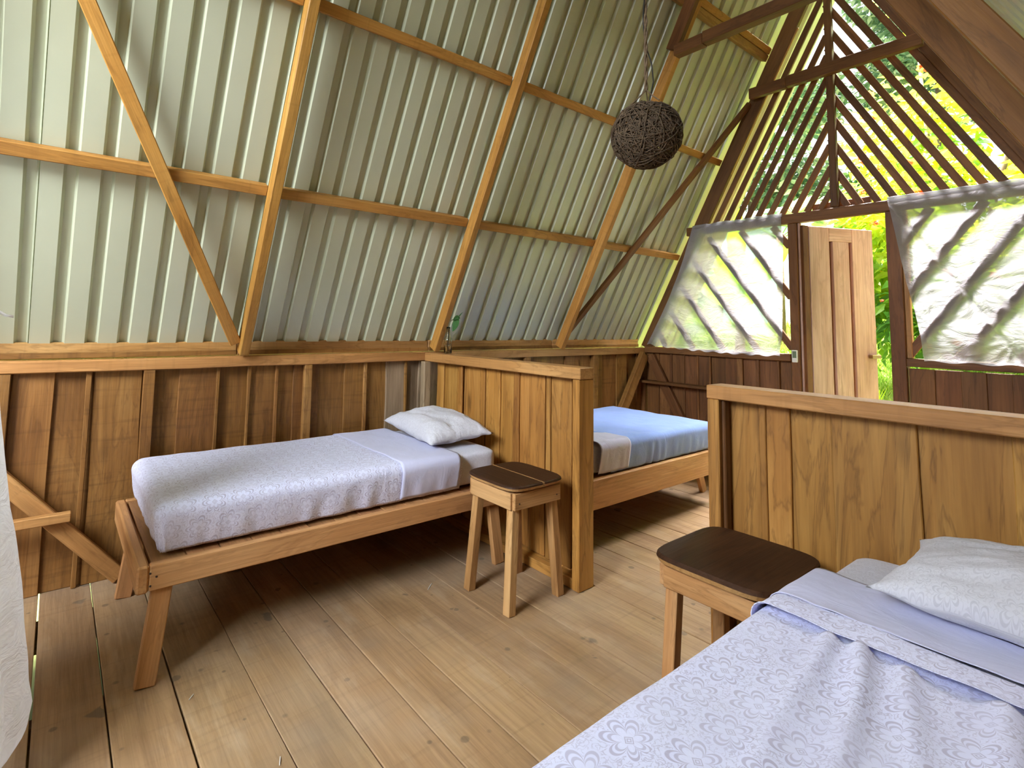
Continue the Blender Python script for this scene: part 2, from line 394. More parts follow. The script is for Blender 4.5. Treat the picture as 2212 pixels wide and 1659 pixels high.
# ------------------------------------------------------------------ FLOOR
floor = struct('floor')
edges = [-2.3 + 0.21 * i for i in range(11)]
edges = [e - (edges[-1] - (-0.195)) for e in edges] + [0.015, 0.224, 0.44, 0.685, 0.90, 1.11, 1.31, 1.517, 1.74, 1.96, 2.166, 2.376, 2.593, 2.812, 3.025, 3.235, 3.45, 3.675, 3.882, 4.095, 4.305, 4.52, 4.735, 4.95, 5.16]
for i in range(len(edges) - 1):
    a, c = edges[i], edges[i + 1]
    g = 0.0015 if i % 3 else 0.0025
    ga = 0.0038 if abs(a - 0.015) < 0.01 else (0.0034 if abs(a - 0.224) < 0.01 else g); gc = 0.003 if abs(c - 0.015) < 0.01 else g
    dz = random.uniform(-0.0015, 0.0015)
    box('floor_plank', floor, (a + ga, c - gc), (-0.30, 3.60), (-0.03 + dz, dz), 'floor', 'y', bev=0.0025, segs=8, wav=0.0024, wide='x')
for y in (0.0, 0.85, 1.7, 2.52, 3.3):
    box('floor_joist', floor, (-2.4, 5.2), (y - 0.03, y + 0.03), (-0.16, -0.033), 'gable', 'x')

# ------------------------------------------------------------------ LEFT WALL
wl = struct('wall_left')
xs = [-2.2, -2.0, -1.82, -1.6, -1.4, -1.2, -1.0, -0.8, -0.58, -0.36, -0.166, 0.009, 0.175, 0.40, 0.576, 0.790, 0.970, 1.140, 1.245, 1.425, 1.604, 1.80, 1.932, 2.100, 2.215, 2.40, 2.60, 2.83, 3.02, 3.20, 3.378, 3.660, 3.86, 4.06, 4.245, 4.424, 4.652, 4.834, 5.00, 5.13]
for i in range(len(xs) - 1):
    a, c = xs[i], xs[i + 1]; lap = (i % 2)
    y0 = 3.538 + 0.016 * lap + random.uniform(0, 0.003); ov = 0.018 if lap else -0.003
    box('wall_plank', wl, (a - ov, c + ov), (y0, y0 + 0.018), (0.0, 1.13), 'wall' if not 1.93 < a < 2.3 else 'grey', 'z', bev=0.003, segs=7, wav=0.008, wide='x', wtap=random.uniform(-0.05, 0.05))
for x, w in ((-0.19, 0.05), (0.150, 0.022), (0.425, 0.055), (0.785, 0.020), (0.965, 0.018), (1.135, 0.02), (1.335, 0.05), (2.095, 0.02), (3.34, 0.07), (4.275, 0.065), (1.76, 0.022)):
    yb = 3.500 if w > 0.03 else 3.522
    box('wall_batten', wl, (x - w / 2, x + w / 2), (yb, 3.540), (0.0, 1.107), 'wall', 'z', bev=0.003, segs=7, wav=0.006 if w < 0.03 else 0.002, wide='x')
for a, c in ((-2.3, 2.262), (2.262, 5.16)):
    box('wall_cap', wl, (a + 0.001, c - 0.001), (YW, 3.592), (1.107, 1.171), 'beam', 'x', bev=0.005, segs=14, wav=0.006, wide='z')
for a, c in ((-2.3, 0.90), (0.904, 2.33), (2.334, 3.74), (3.744, 5.12)):
    box('wall_sill', wl, (a, c), (3.598, 3.640), (1.182, 1.262), 'beam', 'x', bev=0.006, segs=14, wav=0.006, wide='z')
    box('wall_sill', wl, (a, c), (3.590, 3.632), (1.174, 1.206), 'wall', 'x', bev=0.004, segs=10, wav=0.004, wide='y')
# corner post where the partition meets the wall, diagonal corner braces
box('corner_post', wl, (2.205, 2.262), (3.440, 3.494), (0.0, 1.106), 'grey', 'z', segs=6, wav=0.004, wide='x')
beam('corner_brace', wl, (-0.60, 3.475, 1.10), (0.345, 3.475, 0.03), 0.075, 0.045, 'beam', up=(0, 1, 0))
box('brace_rail', wl, (-0.50, 0.115), (3.405, 3.448), (0.375, 0.420), 'beam', 'x')
beam('corner_brace', wl, (5.03, 3.462, 1.10), (4.30, 3.462, 0.04), 0.115, 0.05, 'wall', up=(0, 1, 0))

box('corner_post', wl, (5.085, 5.16), (3.500, 3.60), (0.0, 1.106), 'gable', 'z', wide='x')

# ------------------------------------------------------------------ RIGHT WALL (behind the near bed)
wr = struct('wall_right')
for i in range(18):
    a = -2.3 + i * 0.415
    box('wall_plank', wr, (a, a + 0.411), (-0.305, -0.285), (0.0, 1.17), 'wall', 'z', wide='x')
box('wall_cap', wr, (-2.3, 5.15), (-0.345, -0.262), (1.172, 1.235), 'beam', 'x', wide='z')

# ------------------------------------------------------------------ GABLE WALL
wg = struct('wall_front')
def gy(y): return y
def lower(bounds, x, m='gable'):
    for i in range(len(bounds) - 1):
        a, c = bounds[i + 1], bounds[i]; lap = i % 2
        x0 = x + 0.016 * lap
        box('wall_plank', wg, (x0, x0 + 0.018), (a - (0.016 if lap else -0.002), c + (0.016 if lap else -0.002)), (0.0, 1.12), m, 'z', bev=0.003, segs=6, wav=0.006, wide='y')
lower([3.50, 3.35, 3.20, 3.05, 2.91, 2.775, 2.62, 2.46, 2.30, 2.13, 2.01], 5.135, 'gable')
lower([1.197, 1.04, 0.90, 0.76, 0.64, 0.45, 0.25, 0.05, -0.15, -0.30], 5.135, 'gable')
for y, w in ((3.20, 0.03), (2.90, 0.02), (2.77, 0.02), (2.475, 0.055), (2.31, 0.03), (2.13, 0.02)):
    box('wall_batten', wg, (5.118, 5.136), (y - w / 2, y + w / 2), (0.0, 1.118), 'gable', 'z', wide='y', segs=6, wav=0.004)
box('wall_sill', wg, (5.085, 5.165), (2.011, 3.494), (1.120, 1.185), 'gable', 'y', segs=8, wav=0.004, wide='z')
box('wall_sill', wg, (5.085, 5.165), (-0.30, 1.196), (1.135, 1.195), 'gable', 'y', segs=8, wav=0.004, wide='z')
box('door_post', wg, (5.10, 5.19), (1.937, 2.010), (0.0, 2.343), 'gable', 'z', segs=4, wav=0.003, wide='x')
box('door_stop', wg, (5.125, 5.165), (1.918, 1.936), (0.0, 2.343), 'door', 'z', wide='x')
box('door_post', wg, (5.10, 5.19), (1.200, 1.292), (0.0, 2.343), 'gable', 'z', segs=4, wav=0.003, wide='y')
box('window_stud', wg, (5.125, 5.18), (1.165, 1.199), (1.196, 2.343), 'beam', 'z', wide='x')
box('door_lintel', wg, (5.095, 5.165), (0.28, 2.985), (2.345, 2.432), 'gable', 'y', segs=6, wav=0.003, wide='z')
box('lintel_block', wg, (5.17, 5.21), (1.40, 1.83), (2.433, 2.500), 'gable', 'y', wide='z')
box('king_post', wg, (5.055, 5.110), (1.598, 1.652), (2.433, 4.86), 'gable', 'z', segs=4, wav=0.002, wide='y')
# end rafters of the gable
beam('end_rafter', wg, pL(5.138, 0.0, -0.066), pL(5.138, SR - 0.02, -0.066), 0.05, 0.132, 'gable', up=nnL)
beam('end_rafter', wg, pR(5.138, 0.0, -0.050), pR(5.138, SR - 0.02, -0.050), 0.05, 0.11, 'gable', up=nnR)
# parallel gable slats, nested in chevrons
sl = 1.90
for c in (2.685, 2.577, 2.470, 2.374, 2.273, 2.168, 2.057, 1.953, 1.850, 1.745):
    z0 = 2.434; zt = 2.434 + (c - 1.66) * sl
    beam('gable_slat', wg, (5.136, c + (2.455 - z0) / sl, z0), (5.136, 1.66, zt), 0.050, 0.022, 'gable', up=(1, 0, 0), segs=5, wav=0.003)
for c in (2.79, 2.90):
    beam('gable_slat', wg, (5.136, c, 2.434), (5.136, c - 0.9, 2.434 + 0.9 * sl), 0.030, 0.022, 'beam', up=(1, 0, 0))
for c in (0.46, 0.36, 0.60, 0.70, 0.81, 0.912, 1.014, 1.117, 1.224, 1.339, 1.458, 1.549):
    z0 = 2.434; zt = 2.434 + (1.66 - c) * sl
    beam('gable_slat', wg, (5.136, c, z0), (5.136, 1.66, zt), 0.052, 0.022, 'gable', up=(1, 0, 0), segs=5, wav=0.003)
# lattice bars behind the curtains
for (a, c) in (((3.356, 1.363), (3.297 - 0.03, 1.187)), ((3.22, 1.59), (2.955, 1.187)), ((3.076, 1.831), (2.637, 1.187)), ((2.937, 2.085), (2.302, 1.187)), ((2.770, 2.316), (2.012, 1.228)), ((2.446, 2.340), (2.012, 1.680)), ((2.152, 2.340), (2.012, 2.140))):
    beam('lattice_bar', wg, (5.145, *a), (5.145, *c), 0.058, 0.024, 'gable', up=(1, 0, 0))
for (a, c) in (((1.195, 1.671), (0.712, 2.340)), ((1.195, 1.215), (0.425, 2.340)), ((0.915, 1.197), (0.10, 2.340)), ((1.195, 2.085), (1.018, 2.340)), ((0.60, 1.197), (-0.10, 2.15)), ((0.28, 1.197), (-0.22, 1.9))):
    beam('lattice_bar', wg, (5.145, *a), (5.145, *c), 0.062, 0.024, 'gable', up=(1, 0, 0))
# shelf and braces below the window
box('shelf_board', wg, (4.985, 5.12), (2.30, 3.56), (0.800, 0.826), 'gable', 'y', wide='x')
beam('corner_brace', wg, (5.10, 3.43, 1.09), (5.10, 2.93, 0.20), 0.095, 0.045, 'gable', up=(1, 0, 0))

# ------------------------------------------------------------------ BACK WALL behind the camera: unseen, added to limit sky light, its openings shaped for that
wb = struct('wall_back')
for i in range(19):
    a = -0.30 + i * 0.2; c = a + 0.198
    if not (1.15 < (a + c) / 2 < 2.2):
        box('wall_plank', wb, (-2.34, -2.32), (a, c), (0.0, 2.348), 'wall', 'z', wide='y')
box('wall_rail', wb, (-2.36, -2.30), (-0.10, 3.35), (2.35, 2.42), 'gable', 'y', wide='z')
for y in (0.25, 1.15, 2.2): box('wall_post', wb, (-2.36, -2.30), (y - 0.035, y + 0.035), (0.0, 2.349), 'gable', 'z', wide='y')

# ------------------------------------------------------------------ ROOF (ceiling of the room)
ceil = struct('ceiling')
PITCH = 0.14571
def sheet_mesh(width, s0, s1, lap=0.05, flip=1):
    """trapezoid ribs standing outwards (+Z local), X = along the room, Y = up the slope"""
    prof = []; x = 0.0
    while x < width - 1e-4:
        for dx, z in ((0.0, 0), (0.086, 0), (0.098, 0.026), (0.134, 0.026)):
            if x + dx <= width: prof.append((x + dx, z))
        x += PITCH
    prof.append((width, 0.0)); prof.append((width + 0.004, 0.012)); prof.append((width + lap, 0.010))
    t = 0.0012; vs, fs = [], []; n = len(prof)
    for s in (s0, s1):
        for z_ in (0, t):
            for (a, z) in prof: vs.append((a, s, z + z_))
    for i in range(n - 1):
        fs += [(i, i + 1, 2 * n + i + 1, 2 * n + i), (n + i, 3 * n + i, 3 * n + i + 1, n + i + 1), (i, n + i, n + i + 1, i + 1), (2 * n + i, 2 * n + i + 1, 3 * n + i + 1, 3 * n + i)]
    fs += [(0, 2 * n, 3 * n, n), (n - 1, 2 * n - 1, 4 * n - 1, 3 * n - 1)]
    return pyd(vs, fs)
def sheets(P, nn, dn, off, starts, name):
    w = 7 * PITCH - 0.004
    for x0 in starts:
        ww = w if x0 + w < 5.95 else 5.90 - x0
        me = sheet_mesh(ww, -0.14, SR + 0.06)
        o = P(x0, 0, off)
        mw = Matrix.Identity(4); ex = V((1, 0, 0))
        for i in range(3): mw[i][0] = ex[i]; mw[i][1] = dn[i]; mw[i][2] = nn[i]; mw[i][3] = o[i]
        mesh_obj(name, me, M['sheet'], ceil, mw)
starts = [-0.1125 + 1.02 * k for k in range(-2, 6)]
sheets(pL, nnL, dnL, 0.066, starts, 'roof_sheet')
sheets(pR, nnR, dnR, 0.105, starts, 'roof_sheet')
# purlins between sheets and rafters
rx = (-1.96, -0.535, 0.914, 2.335, 3.757)
for s, hh in ((1.045, 0.062), (2.072, 0.062)):
    segs_ = [(-2.3, 0.888), (0.940, 2.31), (2.36, 3.73), (3.785, 5.11)]
    for a, c in segs_:
        beam('purlin', ceil, pL(a, s + random.uniform(-0.004, 0.004), 0.032), pL(c, s + random.uniform(-0.004, 0.004), 0.032), hh, 0.062, 'roofbeam', up=nnL, segs=10, wav=0.003)
for a, c in ((-2.3, 2.3), (2.36, 3.73), (3.785, 5.11)):
    beam('purlin', ceil, pL(a, 3.085, 0.032), pL(c, 3.085, 0.032), 0.06, 0.062, 'beam', up=nnL)
    beam('purlin', ceil, pL(a, 3.150, 0.032), pL(c, 3.150, 0.032), 0.06, 0.062, 'roofbeam', up=nnL)
for s in (0.7, 2.75, 3.6):
    beam('purlin', ceil, pR(-2.3, s, 0.07), pR(5.11, s, 0.07), 0.062, 0.062, 'roofbeam', up=nnR)
beam('purlin', ceil, pL(-2.3, 4.0, 0.032), pL(5.11, 4.0, 0.032), 0.062, 0.062, 'roofbeam', up=nnL)
for x, w in zip(rx, (0.05, 0.05, 0.056, 0.052, 0.058)):
    beam('rafter', ceil, pL(x, 0.02, -0.043), pL(x, SR - 0.03, -0.043), w, 0.084, 'roofbeam', up=nnL, segs=12, wav=0.003)
for x, n0, t_ in zip(rx, (-0.01, -0.01, -0.01, -0.006, -0.019), (0.088, 0.088, 0.088, 0.088, 0.138)):  # last rafter deepened to take in the shaded strip above it
    x2 = {2.335: 2.253, 3.757: 3.71}.get(x, x)
    beam('rafter', ceil, pR(x2, 0.0, n0), pR(x2, SR - 0.03, n0), 0.056, t_, 'shadedbeam', up=nnR)
beam('rafter_splice', ceil, pL(3.700, 2.72, -0.050), pL(3.700, SR - 0.06, -0.050), 0.05, 0.10, 'gable', up=nnL)
box('ridge_beam', ceil, (-2.3, 5.9), (1.59, 1.65), (4.80, 4.93), 'gable', 'x', wide='z')
# wind braces under the purlins
beam('wind_brace', ceil, pL(0.866, 0.075, -0.022), pL(-0.84, 3.40, -0.022), 0.066, 0.036, 'roofbeam', up=nnL, segs=8, wav=0.002)
beam('wind_brace', ceil, pL(3.80, 0.16, -0.024), pL(5.10, 2.66, -0.024), 0.058, 0.040, 'gable', up=nnL, segs=8, wav=0.002)
# collar ties
def collar(x0, x1, z0, z1, ya, yb, ym, m='gable'):
    box('collar_tie', ceil, (x0, x1), (ym, ya), (z0, z1), m, 'y', wide='z', segs=3)
    box('collar_tie', ceil, (x0 - 0.004, x1), (yb, ym - 0.002), (z0 + 0.004, z1 + 0.006), m, 'y', wide='z', segs=3)
collar(4.998, 5.050, 3.560, 3.660, 2.275, 0.985, 1.95)
collar(3.648, 3.726, 3.512, 3.600, 2.225, 1.00, 1.99)
collar(2.24, 2.306, 3.50, 3.59, 2.22, 1.0, 1.9)
collar(0.82, 0.886, 3.50, 3.59, 2.22, 1.0, 1.9)

# ------------------------------------------------------------------ DOOR, opened outwards
door = struct('door_1', (5.165, 1.905, 0.02))
hx, hy = 5.19, 1.895; ang = math.atan2(1.60 - hy, 5.84 - hx)
dx = V((math.cos(ang), math.sin(ang), 0)); dyv = V((0, 0, 1))
def dbox(name, u0, u1, z0, z1, t0, t1, mat, grain='z', par=None):
    n = V((-math.sin(ang), math.cos(ang), 0)); c = V((hx, hy, 0)) + dx * (u0 + u1) / 2 + n * (t0 + t1) / 2
    par = par or door
    if grain == 'z':
        me = board_mesh(z1 - z0, u1 - u0, t1 - t0, 0.003); mw = frame(c + V((0, 0, z0)), (0, 0, 1), n)
    else:
        me = board_mesh(u1 - u0, z1 - z0, t1 - t0, 0.003); mw = frame(c - dx * (u1 - u0) / 2 + V((0, 0, (z0 + z1) / 2)), dx, n)
    return mesh_obj(name, me, M[mat], par, mw)
dbox('door_plank', 0.0, 0.215, 0.06, 2.315, -0.035, 0.0, 'door')
dbox('door_plank', 0.252, 0.430, 0.06, 2.19, -0.035, 0.0, 'door')
dbox('door_plank', 0.467, 0.700, 0.06, 2.315, -0.035, 0.0, 'door')
dbox('door_rail', 0.2155, 0.4665, 2.191, 2.315, -0.035, 0.0, 'door', 'x')
dbox('door_backing', 0.02, 0.68, 0.06, 2.30, 0.0005, 0.018, 'roofbeam')
st = dbox('door_edge_strip', -0.06, -0.002, 0.06, 2.32, -0.03, 0.012, 'gable')
lt = dbox('door_latch', 0.60, 0.70, 1.155, 1.185, -0.075, -0.0355, 'brass', 'x')

# ------------------------------------------------------------------ PARTITIONS
def partition(name, label, boards, posts, cap, plate, top, group, loc):
    t = thing(name, label, 'partition', loc, group)
    return t
def lap_boards(t, ys, x, z0, z1, mat):
    for i in range(len(ys) - 1):
        a, c = ys[i + 1], ys[i]; k = i % 2
        x0 = x + (0.0 if k else 0.014)
        ov = 0.012 if k else -0.002
        box('plank', t, (x0, x0 + 0.014), (a - ov, c + ov), (z0, z1), mat, 'z', bev=0.003, segs=6, wav=0.005, wide='y', wtap=random.uniform(-0.04, 0.04))
p1 = thing('partition', 'waist-high plank partition meeting the left wall between the white bed and the blue bed', 'partition', (2.30, 2.7, 0), 'plank partitions between the beds')
lap_boards(p1, [3.438, 3.409, 3.341, 3.152, 3.118, 3.035, 2.850, 2.815, 2.697, 2.540, 2.513, 2.398, 2.285, 2.215, 2.075, 2.002], 2.306, 0.062, 1.105, 'part')
box('batten', p1, (2.292, 2.306), (2.215, 2.250), (0.062, 1.105), 'part', 'z', wide='y', segs=5, wav=0.003)
box('batten', p1, (2.290, 2.306), (3.08, 3.12), (0.062, 1.105), 'part', 'z', wide='y', segs=5, wav=0.004)
box('end_post', p1, (2.240, 2.362), (1.949, 1.998), (0.0, 1.104), 'part', 'z', wide='x', segs=4, wav=0.002)
box('bottom_rail', p1, (2.244, 2.345), (2.0, 3.438), (0.001, 0.056), 'part', 'y', wide='x', segs=5, wav=0.003)
cp = box('cap_rail', p1, (2.240, 2.360), (1.946, 3.493), (1.106, 1.169), 'beam', 'y', wide='x', segs=12, wav=0.006)
for z in (0.05, 0.055):
    pass
p2 = thing('partition', 'waist-high plank partition at right behind the near bed and the far stool', 'partition', (2.30, 0.5, 0), 'plank partitions between the beds')
lap_boards(p2, [1.175, 1.028, 0.935, 0.768, 0.532, 0.285, 0.02, -0.27], 2.306, 0.062, 1.094, 'part')
box('batten', p2, (2.296, 2.306), (1.010, 1.036), (0.062, 1.094), 'part', 'z', wide='y', segs=5, wav=0.003)
box('end_post', p2, (2.240, 2.362), (1.177, 1.228), (0.0, 1.094), 'part', 'z', wide='x', segs=4, wav=0.002)
box('bottom_rail', p2, (2.244, 2.345), (-0.27, 1.176), (0.001, 0.056), 'part', 'y', wide='x', segs=5, wav=0.003)
box('cap_rail', p2, (2.238, 2.362), (-0.275, 1.229), (1.095, 1.153), 'beam', 'y', wide='x', segs=12, wav=0.004)
box('post_lining', p2, (2.262, 2.304), (1.160, 1.176), (0.057, 1.094), 'gable', 'z', wide='x')

# ------------------------------------------------------------------ cloth helpers
def arc(t, r):
    if t <= 0: return 0.0, 0.0
    if t < r * math.pi / 2: return r * math.sin(t / r), r * (1 - math.cos(t / r))
    return r, r + (t - r * math.pi / 2)
def drape(x0, x1, y0, y1, ztop, zbot, r, drop, nx, ny, wr=0.004, side=0.012, seed=0, bulge=0.0, sag=0.0, wfun=None, tuck=0.028):
    """cloth over a rounded block; drop = how far it hangs at (x0, x1, y0, y1); returns a UV-mapped mesh"""
    dx0, dx1, dy0, dy1 = drop
    ax0, ax1, ay0, ay1 = x0 + r, x1 - r, y0 + r, y1 - r
    def axis(a0, a1, d0, d1, n, full):
        A0 = a0 - d0 if d0 > 0 else full[0]; A1 = a1 + d1 if d1 > 0 else full[1]
        return [A0 + (A1 - A0) * i / n for i in range(n + 1)]
    X = axis(ax0, ax1, dx0, dx1, nx, (x0, x1)); Y = axis(ay0, ay1, dy0, dy1, ny, (y0, y1))
    vs, uv, fs = [], [], []
    for i, a in enumerate(X):
        for j, c in enumerate(Y):
            ta = (ax0 - a) if (a < ax0 and dx0 > 0) else ((a - ax1) if (a > ax1 and dx1 > 0) else 0.0)
            tb = (ay0 - c) if (c < ay0 and dy0 > 0) else ((c - ay1) if (c > ay1 and dy1 > 0) else 0.0)
            sa = -1 if a < ax0 else 1; sb = -1 if c < ay0 else 1
            t = math.hypot(ta, tb); h, v = arc(t, r)
            px = min(max(a, ax0), ax1) if (dx0 > 0 or dx1 > 0) else a
            if a < ax0 and not dx0 > 0: px = a
            if a > ax1 and not dx1 > 0: px = a
            py = min(max(c, ay0), ay1) if (dy0 > 0 or dy1 > 0) else c
            if c < ay0 and not dy0 > 0: py = c
            if c > ay1 and not dy1 > 0: py = c
            ux, uy = (ta / t * sa, tb / t * sb) if t > 0 else (0.0, 0.0)
            q = V((a * 3.0, c * 3.0, seed * 11.3))
            hang = min(1.0, max(0.0, (v - r) / 0.08))
            # vertical folds in the hanging part
            along = c if ta > tb else a
            fold = math.sin(along * 40 + 5 * noise.noise(V((along * 6, seed, 1.0)))) * 0.5 + noise.noise(V((along * 16, v * 4, seed * 3.0)))
            out = side * hang * fold * (0.35 + 0.65 * abs(noise.noise(V((along * 2.2, seed * 2.0, 4.0)))) * 1.7) + bulge * math.sin(min(1, v / (ztop - zbot)) * math.pi) - tuck * min(1.3, v / (ztop - zbot)) ** 2
            z = ztop - v + wr * noise.noise(q) * (1 - hang) + wr * 0.5 * noise.noise(q * 3.1) * (1 - hang) - sag * (1 - hang) * math.sin(math.pi * (i / nx)) 
            if wfun and t == 0: z += wfun(a, c)
            if z < zbot: 
                ex = zbot - z; z = zbot + 0.004 * abs(noise.noise(q * 4)); h -= min(ex, 0.03)
            vs.append(V((px + ux * (h + out), py + uy * (h + out), z))); uv.append((a, c))
    n2 = len(Y)
    for i in range(len(X) - 1):
        for j in range(n2 - 1):
            fs.append((i * n2 + j, (i + 1) * n2 + j, (i + 1) * n2 + j + 1, i * n2 + j + 1))
    me = pyd(vs, fs, True); ul = me.uv_layers.new(name='UVMap')
    for lp in me.loops: ul.data[lp.index].uv = uv[lp.vertex_index]
    return me
def cloth_obj(name, me, mat, parent=None, thick=0.0015, offs=1.0):
    o = mesh_obj(name, me, M[mat], parent)
    if thick:
        s = o.modifiers.new('thick', 'SOLIDIFY'); s.thickness = thick; s.offset = offs
    return o
def mattress_mesh(x0, x1, y0, y1, z0, z1, r, seed=0):
    vs, fs, uv = [], [], []; nx, nt = 40, 48
    W = y1 - y0; Hh = z1 - z0
    # cross-section loop (rounded rectangle) swept along x with rounded ends
    def loop(inset):
        pts = []; a, b_ = W / 2 - inset, Hh / 2 - inset * 0.6
        for k in range(nt):
            an = 2 * math.pi * (k + 0.5) / nt; c, s = math.cos(an), math.sin(an)
            e = 0.22
            pts.append((abs(c) ** e * math.copysign(a, c), abs(s) ** e * math.copysign(b_, s)))
        return pts
    for i in range(nx + 1):
        k = i / nx; x = x0 + (x1 - x0) * (0.5 - 0.5 * math.cos(math.pi * k))
        d = min(x - x0, x1 - x); ins = r - math.sqrt(max(0, r * r - max(0, r - d) ** 2)) if d < r else 0.0
        acc = 0
        for j, (a, c) in enumerate(loop(ins)):
            q = noise.noise(V((x * 4, a * 4, c * 9 + seed))) * 0.004
            vs.append(V((x, (y0 + y1) / 2 + a * (1 + q), (z0 + z1) / 2 + c + (q if c > 0 else 0)))); uv.append((x, a + c))
    for i in range(nx):
        for j in range(nt):
            j2 = (j + 1) % nt; fs.append((i * nt + j, i * nt + j2, (i + 1) * nt + j2, (i + 1) * nt + j))
    fs.append(tuple(range(nt))[::-1]); fs.append(tuple(nx * nt + j for j in range(nt)))
    me = pyd(vs, fs, True); ul = me.uv_layers.new(name='UVMap')
    for lp in me.loops: ul.data[lp.index].uv = uv[lp.vertex_index]
    return me
def pillow_mesh(L, Wd, H, seed=0, n=44, pw=2.6):
    vs, uv, fs = [], [], []
    idx = {}
    for sgn in (1, -1):
        for i in range(n + 1):
            for j in range(n + 1):
                u = -1 + 2 * i / n; v = -1 + 2 * j / n
                # pull edges in between the corners (pointed corners)
                k = 1 - 0.10 * (1 - u * u) * abs(v) ** 4; k2 = 1 - 0.10 * (1 - v * v) * abs(u) ** 4
                x = u * L / 2 * k2; y = v * Wd / 2 * k
                th = ((1 - abs(u) ** pw) * (1 - abs(v) ** pw)) ** 0.55
                edge = 1 - th
                wr = noise.noise(V((u * 2.2 + seed, v * 2.2, sgn * 3.0))) * 0.22 + (0.5 - abs(noise.noise(V((u * 3.5 + v * 1.5 + seed, v * 3.2 - u, sgn * 7.0))))) * 0.16
                z = sgn * H / 2 * th * (1 + wr) * (1.0 if sgn > 0 else 0.55) + 0.012 * noise.noise(V((u * 5, v * 5, seed + 9))) * edge
                if (i in (0, n) or j in (0, n)) and sgn < 0:
                    idx[(sgn, i, j)] = idx[(1, i, j)]; continue
                idx[(sgn, i, j)] = len(vs); vs.append(V((x, y, z))); uv.append((u * L / 2, v * Wd / 2 + (0.5 if sgn < 0 else 0)))
    for sgn in (1, -1):
        for i in range(n):
            for j in range(n):
                q = (idx[(sgn, i, j)], idx[(sgn, i + 1, j)], idx[(sgn, i + 1, j + 1)], idx[(sgn, i, j + 1)])
                fs.append(q if sgn > 0 else q[::-1])
    me = pyd(vs, fs, True); ul = me.uv_layers.new(name='UVMap')
    for lp in me.loops: ul.data[lp.index].uv = uv[lp.vertex_index]
    return me
def place(o, loc, rx_=0, ry_=0, rz_=0):
    o.matrix_basis = Matrix.Translation(loc) @ Matrix.Rotation(rz_, 4, 'Z') @ Matrix.Rotation(ry_, 4, 'Y') @ Matrix.Rotation(rx_, 4, 'X')
    return o

# ------------------------------------------------------------------ BEDS
def bed(label, x0, x1, y0, y1, ztop, rail_h, front_leg, group='wooden platform beds'):
    t = thing('platform_bed', label, 'bed', ((x0 + x1) / 2, (y0 + y1) / 2, 0), group)
    zr = ztop - rail_h; th = 0.036
    fr = box('side_rail', t, (x0 + 0.044, x1), (y0, y0 + th), (zr, ztop), 'bed', 'x', wide='z', segs=8, wav=0.002, bev=0.004)
    bk = box('side_rail', t, (x0 + 0.044, x1), (y1 - th, y1), (zr, ztop), 'bed', 'x', wide='z')
    box('end_rail', t, (x0, x0 + 0.043), (y0, y1), (zr - 0.005, ztop), 'bed', 'y', wide='z', segs=4, wav=0.002, bev=0.008)
    box('end_rail', t, (x1 + 0.001, x1 + 0.037), (y0, y1), (zr, ztop), 'bed', 'y', wide='z')
    for (lx, ly, fx, fy) in front_leg:
        beam('leg', t, (fx, fy, 0.0), (lx, ly, ztop - 0.03), 0.072, 0.034, 'bed', up=(0, 1, 0))
    n = 14; w = (x1 - x0 - 0.06) / n
    for i in range(n):
        a = x0 + 0.05 + i * w
        box('slat', t, (a + 0.003, a + w - 0.003), (y0 + th + 0.003, y1 - th - 0.003), (ztop - 0.026, ztop - 0.006 + random.uniform(-0.001, 0.002)), 'bedslat', 'y', wide='x', bev=0.002)
    return t, fr
ZT = 0.44
b1, rail1 = bed('low wooden bed frame along the left wall carrying the white printed bedding', 0.300, 2.170, 2.462, 3.425, ZT, 0.098,
    [(0.405, 2.515, 0.348, 2.452), (0.40, 3.30, 0.345, 3.272), (2.10, 2.515, 2.13, 2.47), (2.10, 3.34, 2.13, 3.34)])
for (dx_, dz_) in ((0.031, -0.03), (0.052, -0.046), (0.033, -0.077)):
    me = pyd(*lathe([(0.0, -0.002), (0.004, -0.002), (0.004, 0.001), (0.0, 0.001)], 8)); 
    mesh_obj('nail', me, M['iron'], rail1, frame((0.300 + dx_ + 0.015, 2.4615, ZT + dz_), (1, 0, 0), (0, -1, 0)))
b2, _ = bed('wooden bed frame between the partitions carrying the blue sheet', 2.400, 4.300, 2.215, 3.30, ZT, 0.180,
    [(4.25, 2.46, 4.46, 2.49), (4.25, 3.2, 4.40, 3.2), (2.45, 2.30, 2.45, 2.30), (2.45, 3.2, 2.45, 3.2)])
b3, _ = bed('near wooden bed frame at bottom right hidden under white printed bedding', 0.330, 2.215, -0.225, 0.715, ZT, 0.098,
    [(0.40, 0.66, 0.36, 0.70), (0.40, -0.17, 0.36, -0.19), (2.15, 0.66, 2.18, 0.70), (2.15, -0.17, 2.18, -0.19)])
def mattress(label, x0, x1, y0, y1, mat='fitted', z1=0.638):
    o = mesh_obj('mattress', mattress_mesh(x0, x1, y0, y1, ZT + 0.001, z1, 0.07), M[mat])
    return tag(o, label, 'mattress', 'single mattresses in fitted sheets')
m1 = mattress('mattress in a white fitted sheet on the bed by the left wall', 0.395, 2.195, 2.555, 3.395)
m2 = mattress('mattress in a fitted sheet under the blue cover between the partitions', 2.42, 4.165, 2.275, 3.22)
m3 = mattress('mattress in a white fitted sheet on the near bed at bottom right', 0.40, 2.272, -0.20, 0.690)
